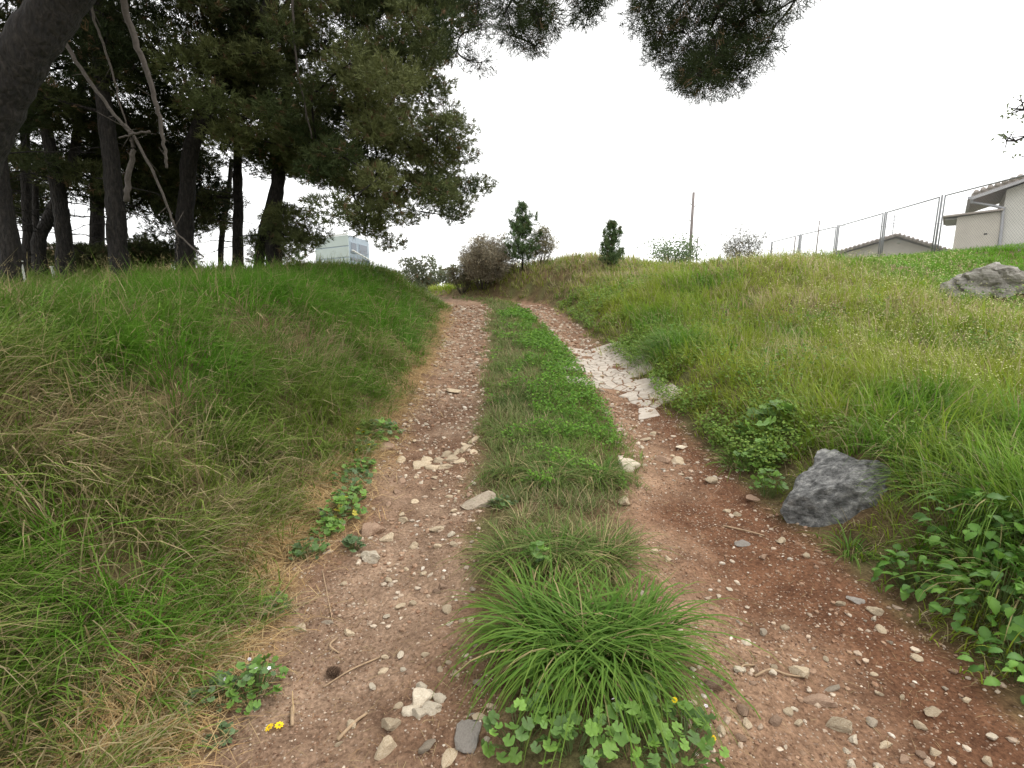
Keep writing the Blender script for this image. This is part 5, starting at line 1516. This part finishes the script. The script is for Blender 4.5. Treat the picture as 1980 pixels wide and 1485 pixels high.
for k in range(26):
    x = -4.15 + 7.3 * (k + .5) / 26; z = 6.36 - (abs(x + .2) * (.305 if x < -.2 else .418))
    b = Bag(); tube(b, [(x, -.68, z), (x, 1.2, z)], .11, 6); hpart('roof_tile', b, M['tile'], rf, True)
b = Bag(); tube(b, [(0, -.05, 5.8), (0, .1, 5.8)], .15, 16); hpart('vent', b, M['plaster_w'], h2, True)
b = Bag(); tube(b, [(-.4, .6, 6.2), (-.4, .6, 8.05)], .03, 6); mast = hpart('antenna', b, M['pipe'], h2, True)
for z, a_, c_ in ((7.82, -.5, .35), (7.3, -.6, -.2), (7.55, -.55, -.25)):
    b = Bag(); tube(b, [(a_, .6, z), (c_, .6, z)], .022, 5); hpart('crossbar', b, M['pipe'], mast)

# grey box building beyond the left bank
M['panel'] = simple('pale_grey_green_cladding', (.40, .455, .43), .7, .06, 1)
M['bluewall'] = simple('blue_grey_cladding', (.30, .36, .42), .6, .1, 2)
M['glass'] = simple('dark_window_glass', (.05, .07, .10), .1, .1, 2)
M['whitepaint'] = simple('white_paint', (.62, .62, .60), .6, .05, 3)
gb = tag(empty('box_building', (-13.5, 42, 1.4)), 'grey box shaped building with pale clad side and blue windowed front beyond the bank', 'building')
A, Bc, Cc = np.array([-17.5, 45.2]), np.array([-13.5, 42.0]), np.array([-13.05, 46.3])
Dc = A + (Cc - Bc)
b = Bag(); P4 = [A + (Bc - A) * .002, Bc, Cc, Dc]
lo = np.array([[*p, 1.0] for p in P4]); hi = np.array([[*p, 6.55] for p in P4]); j = np.arange(4)
b.add(np.concatenate([lo, hi]), [np.stack([j, (j + 1) % 4, (j + 1) % 4 + 4, j + 4], -1), (j + 4)[None]]); part('wall', b, M['bluewall'], gb)
def strip(p, q, z0, z1, out, mat, name, parent=None):
    d = (q - p) / np.linalg.norm(q - p); nrm = np.array([d[1], -d[0]])
    if np.dot(nrm, -p) < 0: nrm = -nrm
    c = (p + q) / 2 + nrm * out / 2
    b = Bag(); box(b, (c[0], c[1], (z0 + z1) / 2), (np.linalg.norm(q - p), abs(out), z1 - z0), math.atan2(d[1], d[0]))
    o = part(name, b, mat, gb)
    if parent: o.parent = parent; o.location = -gb.location - parent.location
    return o
for k in range(6):
    strip(A, Bc, 1.2 + k * .91, 1.2 + k * .91 + .82, .05 + .006 * (k % 2), M['panel'], 'wall_panel')
strip(A, Bc, 6.6, 6.72, .12, M['whitepaint'], 'roof_edge')
e = Cc - Bc
for f0, f1 in ((.06, .36), (.44, .9)):
    wf = strip(Bc + e * f0, Bc + e * f1, 5.2, 6.1, .04, M['bluewall'], 'window')
    strip(Bc + e * (f0 + .03), Bc + e * (f1 - .03), 5.28, 6.02, .06, M['glass'], 'pane', wf)
strip(Bc + e * .05, Bc + e * .95, 4.6, 4.8, .05, M['glass'], 'dark_band')
b = Bag(); p0, p1 = Bc + e * .02 + np.array([.25, 0]), Bc + e * .8 + np.array([.25, 0]); tube(b, [(*p0, 5.35), (*p1, 4.85)], .07, 6); part('white_rail', b, M['whitepaint'], gb)

# pale walls glimpsed between the trunks on the far left
M['ochre'] = simple('ochre_plaster', (.58, .44, .25), .9, .15, 1.2)
fh = tag(empty('house', (-26, 27, 1.2)), 'ochre walled house glimpsed between the dark pine trunks', 'house')
b = Bag(); box(b, (-27, 30, 2.55), (10, 5, 3.0), .1); part('wall', b, M['ochre'], fh)
b = Bag(); box(b, (-27, 30, 4.2), (10.8, 5.8, .25), .1); part('roof', b, M['tile'], fh)
gwl = tag(empty('garden_wall', (-24, 23, 1.2)), 'pale stone garden wall with level courses behind the pine trunks', 'wall')
for k in range(5):
    b = Bag(); box(b, (-25, 23.6, 1.1 + k * .36), (7, .35 + .02 * (k % 2), .34), .06); part('stone_course', b, M['plaster_w'], gwl)
for x, y, h, lb in ((-8.71, 9.0, .62, 'short white marker post leaning beside the thickest dark trunk'), (-9.55, 10.5, .5, 'short white marker post between two dark trunks')):
    b = Bag(); z = gz(x, y); tube(b, [(x, y, z - .1), (x - .04, y, z + h)], [.02, .018], 7); box(b, (x - .04, y, z + h + .01), (.045, .045, .02))
    tag(link('marker_post', b.mesh('marker_post'), M['whitepaint']), lb, 'post', 'white marker posts under the pines')

# ------------------------------------------------------------------ utility pole, wires, thin posts
M['polewood'] = simple('weathered_pole_wood', (.20, .17, .16), .9, .25, 6, .01)
px, py = 13.35, 38.0
pz = gz(px, py)
up = tag(empty('utility_pole', (px, py, pz)), 'weathered wooden utility pole standing behind the crest of the right slope', 'pole')
b = Bag(); tube(b, [(px, py, pz - .3), (px, py, 9.1)], [.13, .095], 9); part('pole', b, M['polewood'], up, True)
for z, dx in ((8.35, -.18), (8.2, .18), (7.2, -.18)):
    b = Bag(); tube(b, [(px + dx, py, z - .1), (px + dx, py, z)], [.05, .035], 6); part('insulator', b, M['whitepaint'], up)
    b = Bag(); tube(b, [(px, py, z - .12), (px + dx, py, z - .1)], .025, 5); part('bracket', b, M['pipe'], up)
M['wire'] = simple('black_cable', (.05, .05, .05), .6, .1)
def wire(a, c, sag, label):
    t = np.linspace(0, 1, 40)[:, None]; a, c = np.array(a, float), np.array(c, float)
    p = a + (c - a) * t - np.array([0, 0, 1]) * sag * 4 * t * (1 - t)
    b = Bag(); tube(b, p, .018, 4); tag(link('overhead_wire', b.mesh('overhead_wire'), M['wire']), label, 'wire', 'wires hung from the utility pole')
wire((px - .18, py, 8.35), (-24, 66, 10.6), 1.2, 'topmost wire running from the utility pole over the track')
wire((px - .18, py, 7.2), (-24, 66.5, 9.4), 2.1, 'lowest, deeply sagging wire running from the utility pole over the track')
wire((px + .18, py, 8.2), (46, 52, 9.2), 1.0, 'wire running from the utility pole towards the houses')
for x, y, zt, lb in ((8.75, 24, 4.45, 'thin dark stake beside the pale leaved skyline bush'), (13.2, 22, 4.75, 'thin dark stake standing in front of the chain link fence'), (12.4, 22.3, 4.1, 'short thin stake left of the taller fence stake')):
    b = Bag(); tube(b, [(x, y, gz(x, y) - .1), (x + .01, y, zt)], .022, 6); tag(link('stake', b.mesh('stake', True), M['polewood']), lb, 'stake', 'thin stakes on the skyline')

# ------------------------------------------------------------------ flowering grass stalks standing above the sward
bag = Bag()
def stalks(x, y, ln, cols, az):
    n = len(x); P = np.stack([x, y, ground_z(x, y)], -1); L = ln * RNG.uniform(.7, 1.35, n)
    bag.add(*blades(P, L, az, RNG.uniform(.0, .25, n), RNG.uniform(.2, .9, n), .0022 * (1 + .16 * np.hypot(x, y)), 3, cols))
    # drooping seed head at the tip
    th = RNG.uniform(.3, .9, n)
    tip = P + np.stack([np.cos(az) * L * .42, np.sin(az) * L * .42, L * .84], -1)
    for _ in range(4):
        q = tip + RNG.normal(0, .012, (n, 3)) * (1 + .1 * np.hypot(x, y))[:, None]
        bag.add(*blades(q, .05 * RNG.uniform(.6, 1.4, n) * (1 + .03 * y), az + RNG.normal(0, .6, n), RNG.uniform(.2, 1.4, n), RNG.uniform(.3, 1.2, n), .004 * (1 + .13 * np.hypot(x, y)), 1, cols * 1.08))
n = 900
y = 2.2 * (16 / 2.2) ** RNG.uniform(0, 1, n); x = edge(E_L, y) - RNG.uniform(.7, 5, n)
stalks(x, y, .5, mixv(np.array([.30, .27, .13]), DRY, RNG.uniform(0, 1, n)), WIND + RNG.normal(0, .9, n))
n = 1500
y = 4 * (20 / 4.) ** RNG.uniform(0, 1, n); x = edge(E_R, y) + .8 + RNG.uniform(0, 1, n) * (1 + y * .45)
stalks(x, y, .42, mixv(np.array([.36, .33, .15]), np.array([.46, .39, .24]), RNG.uniform(0, 1, n)), RNG.uniform(-3.14, 3.14, n))
tag(link('seed_stalks', bag.mesh('seed_stalks'), M['grass']), 'thin straw coloured flowering grass stalks rising above the green grass on both banks', 'grass', kind='stuff')
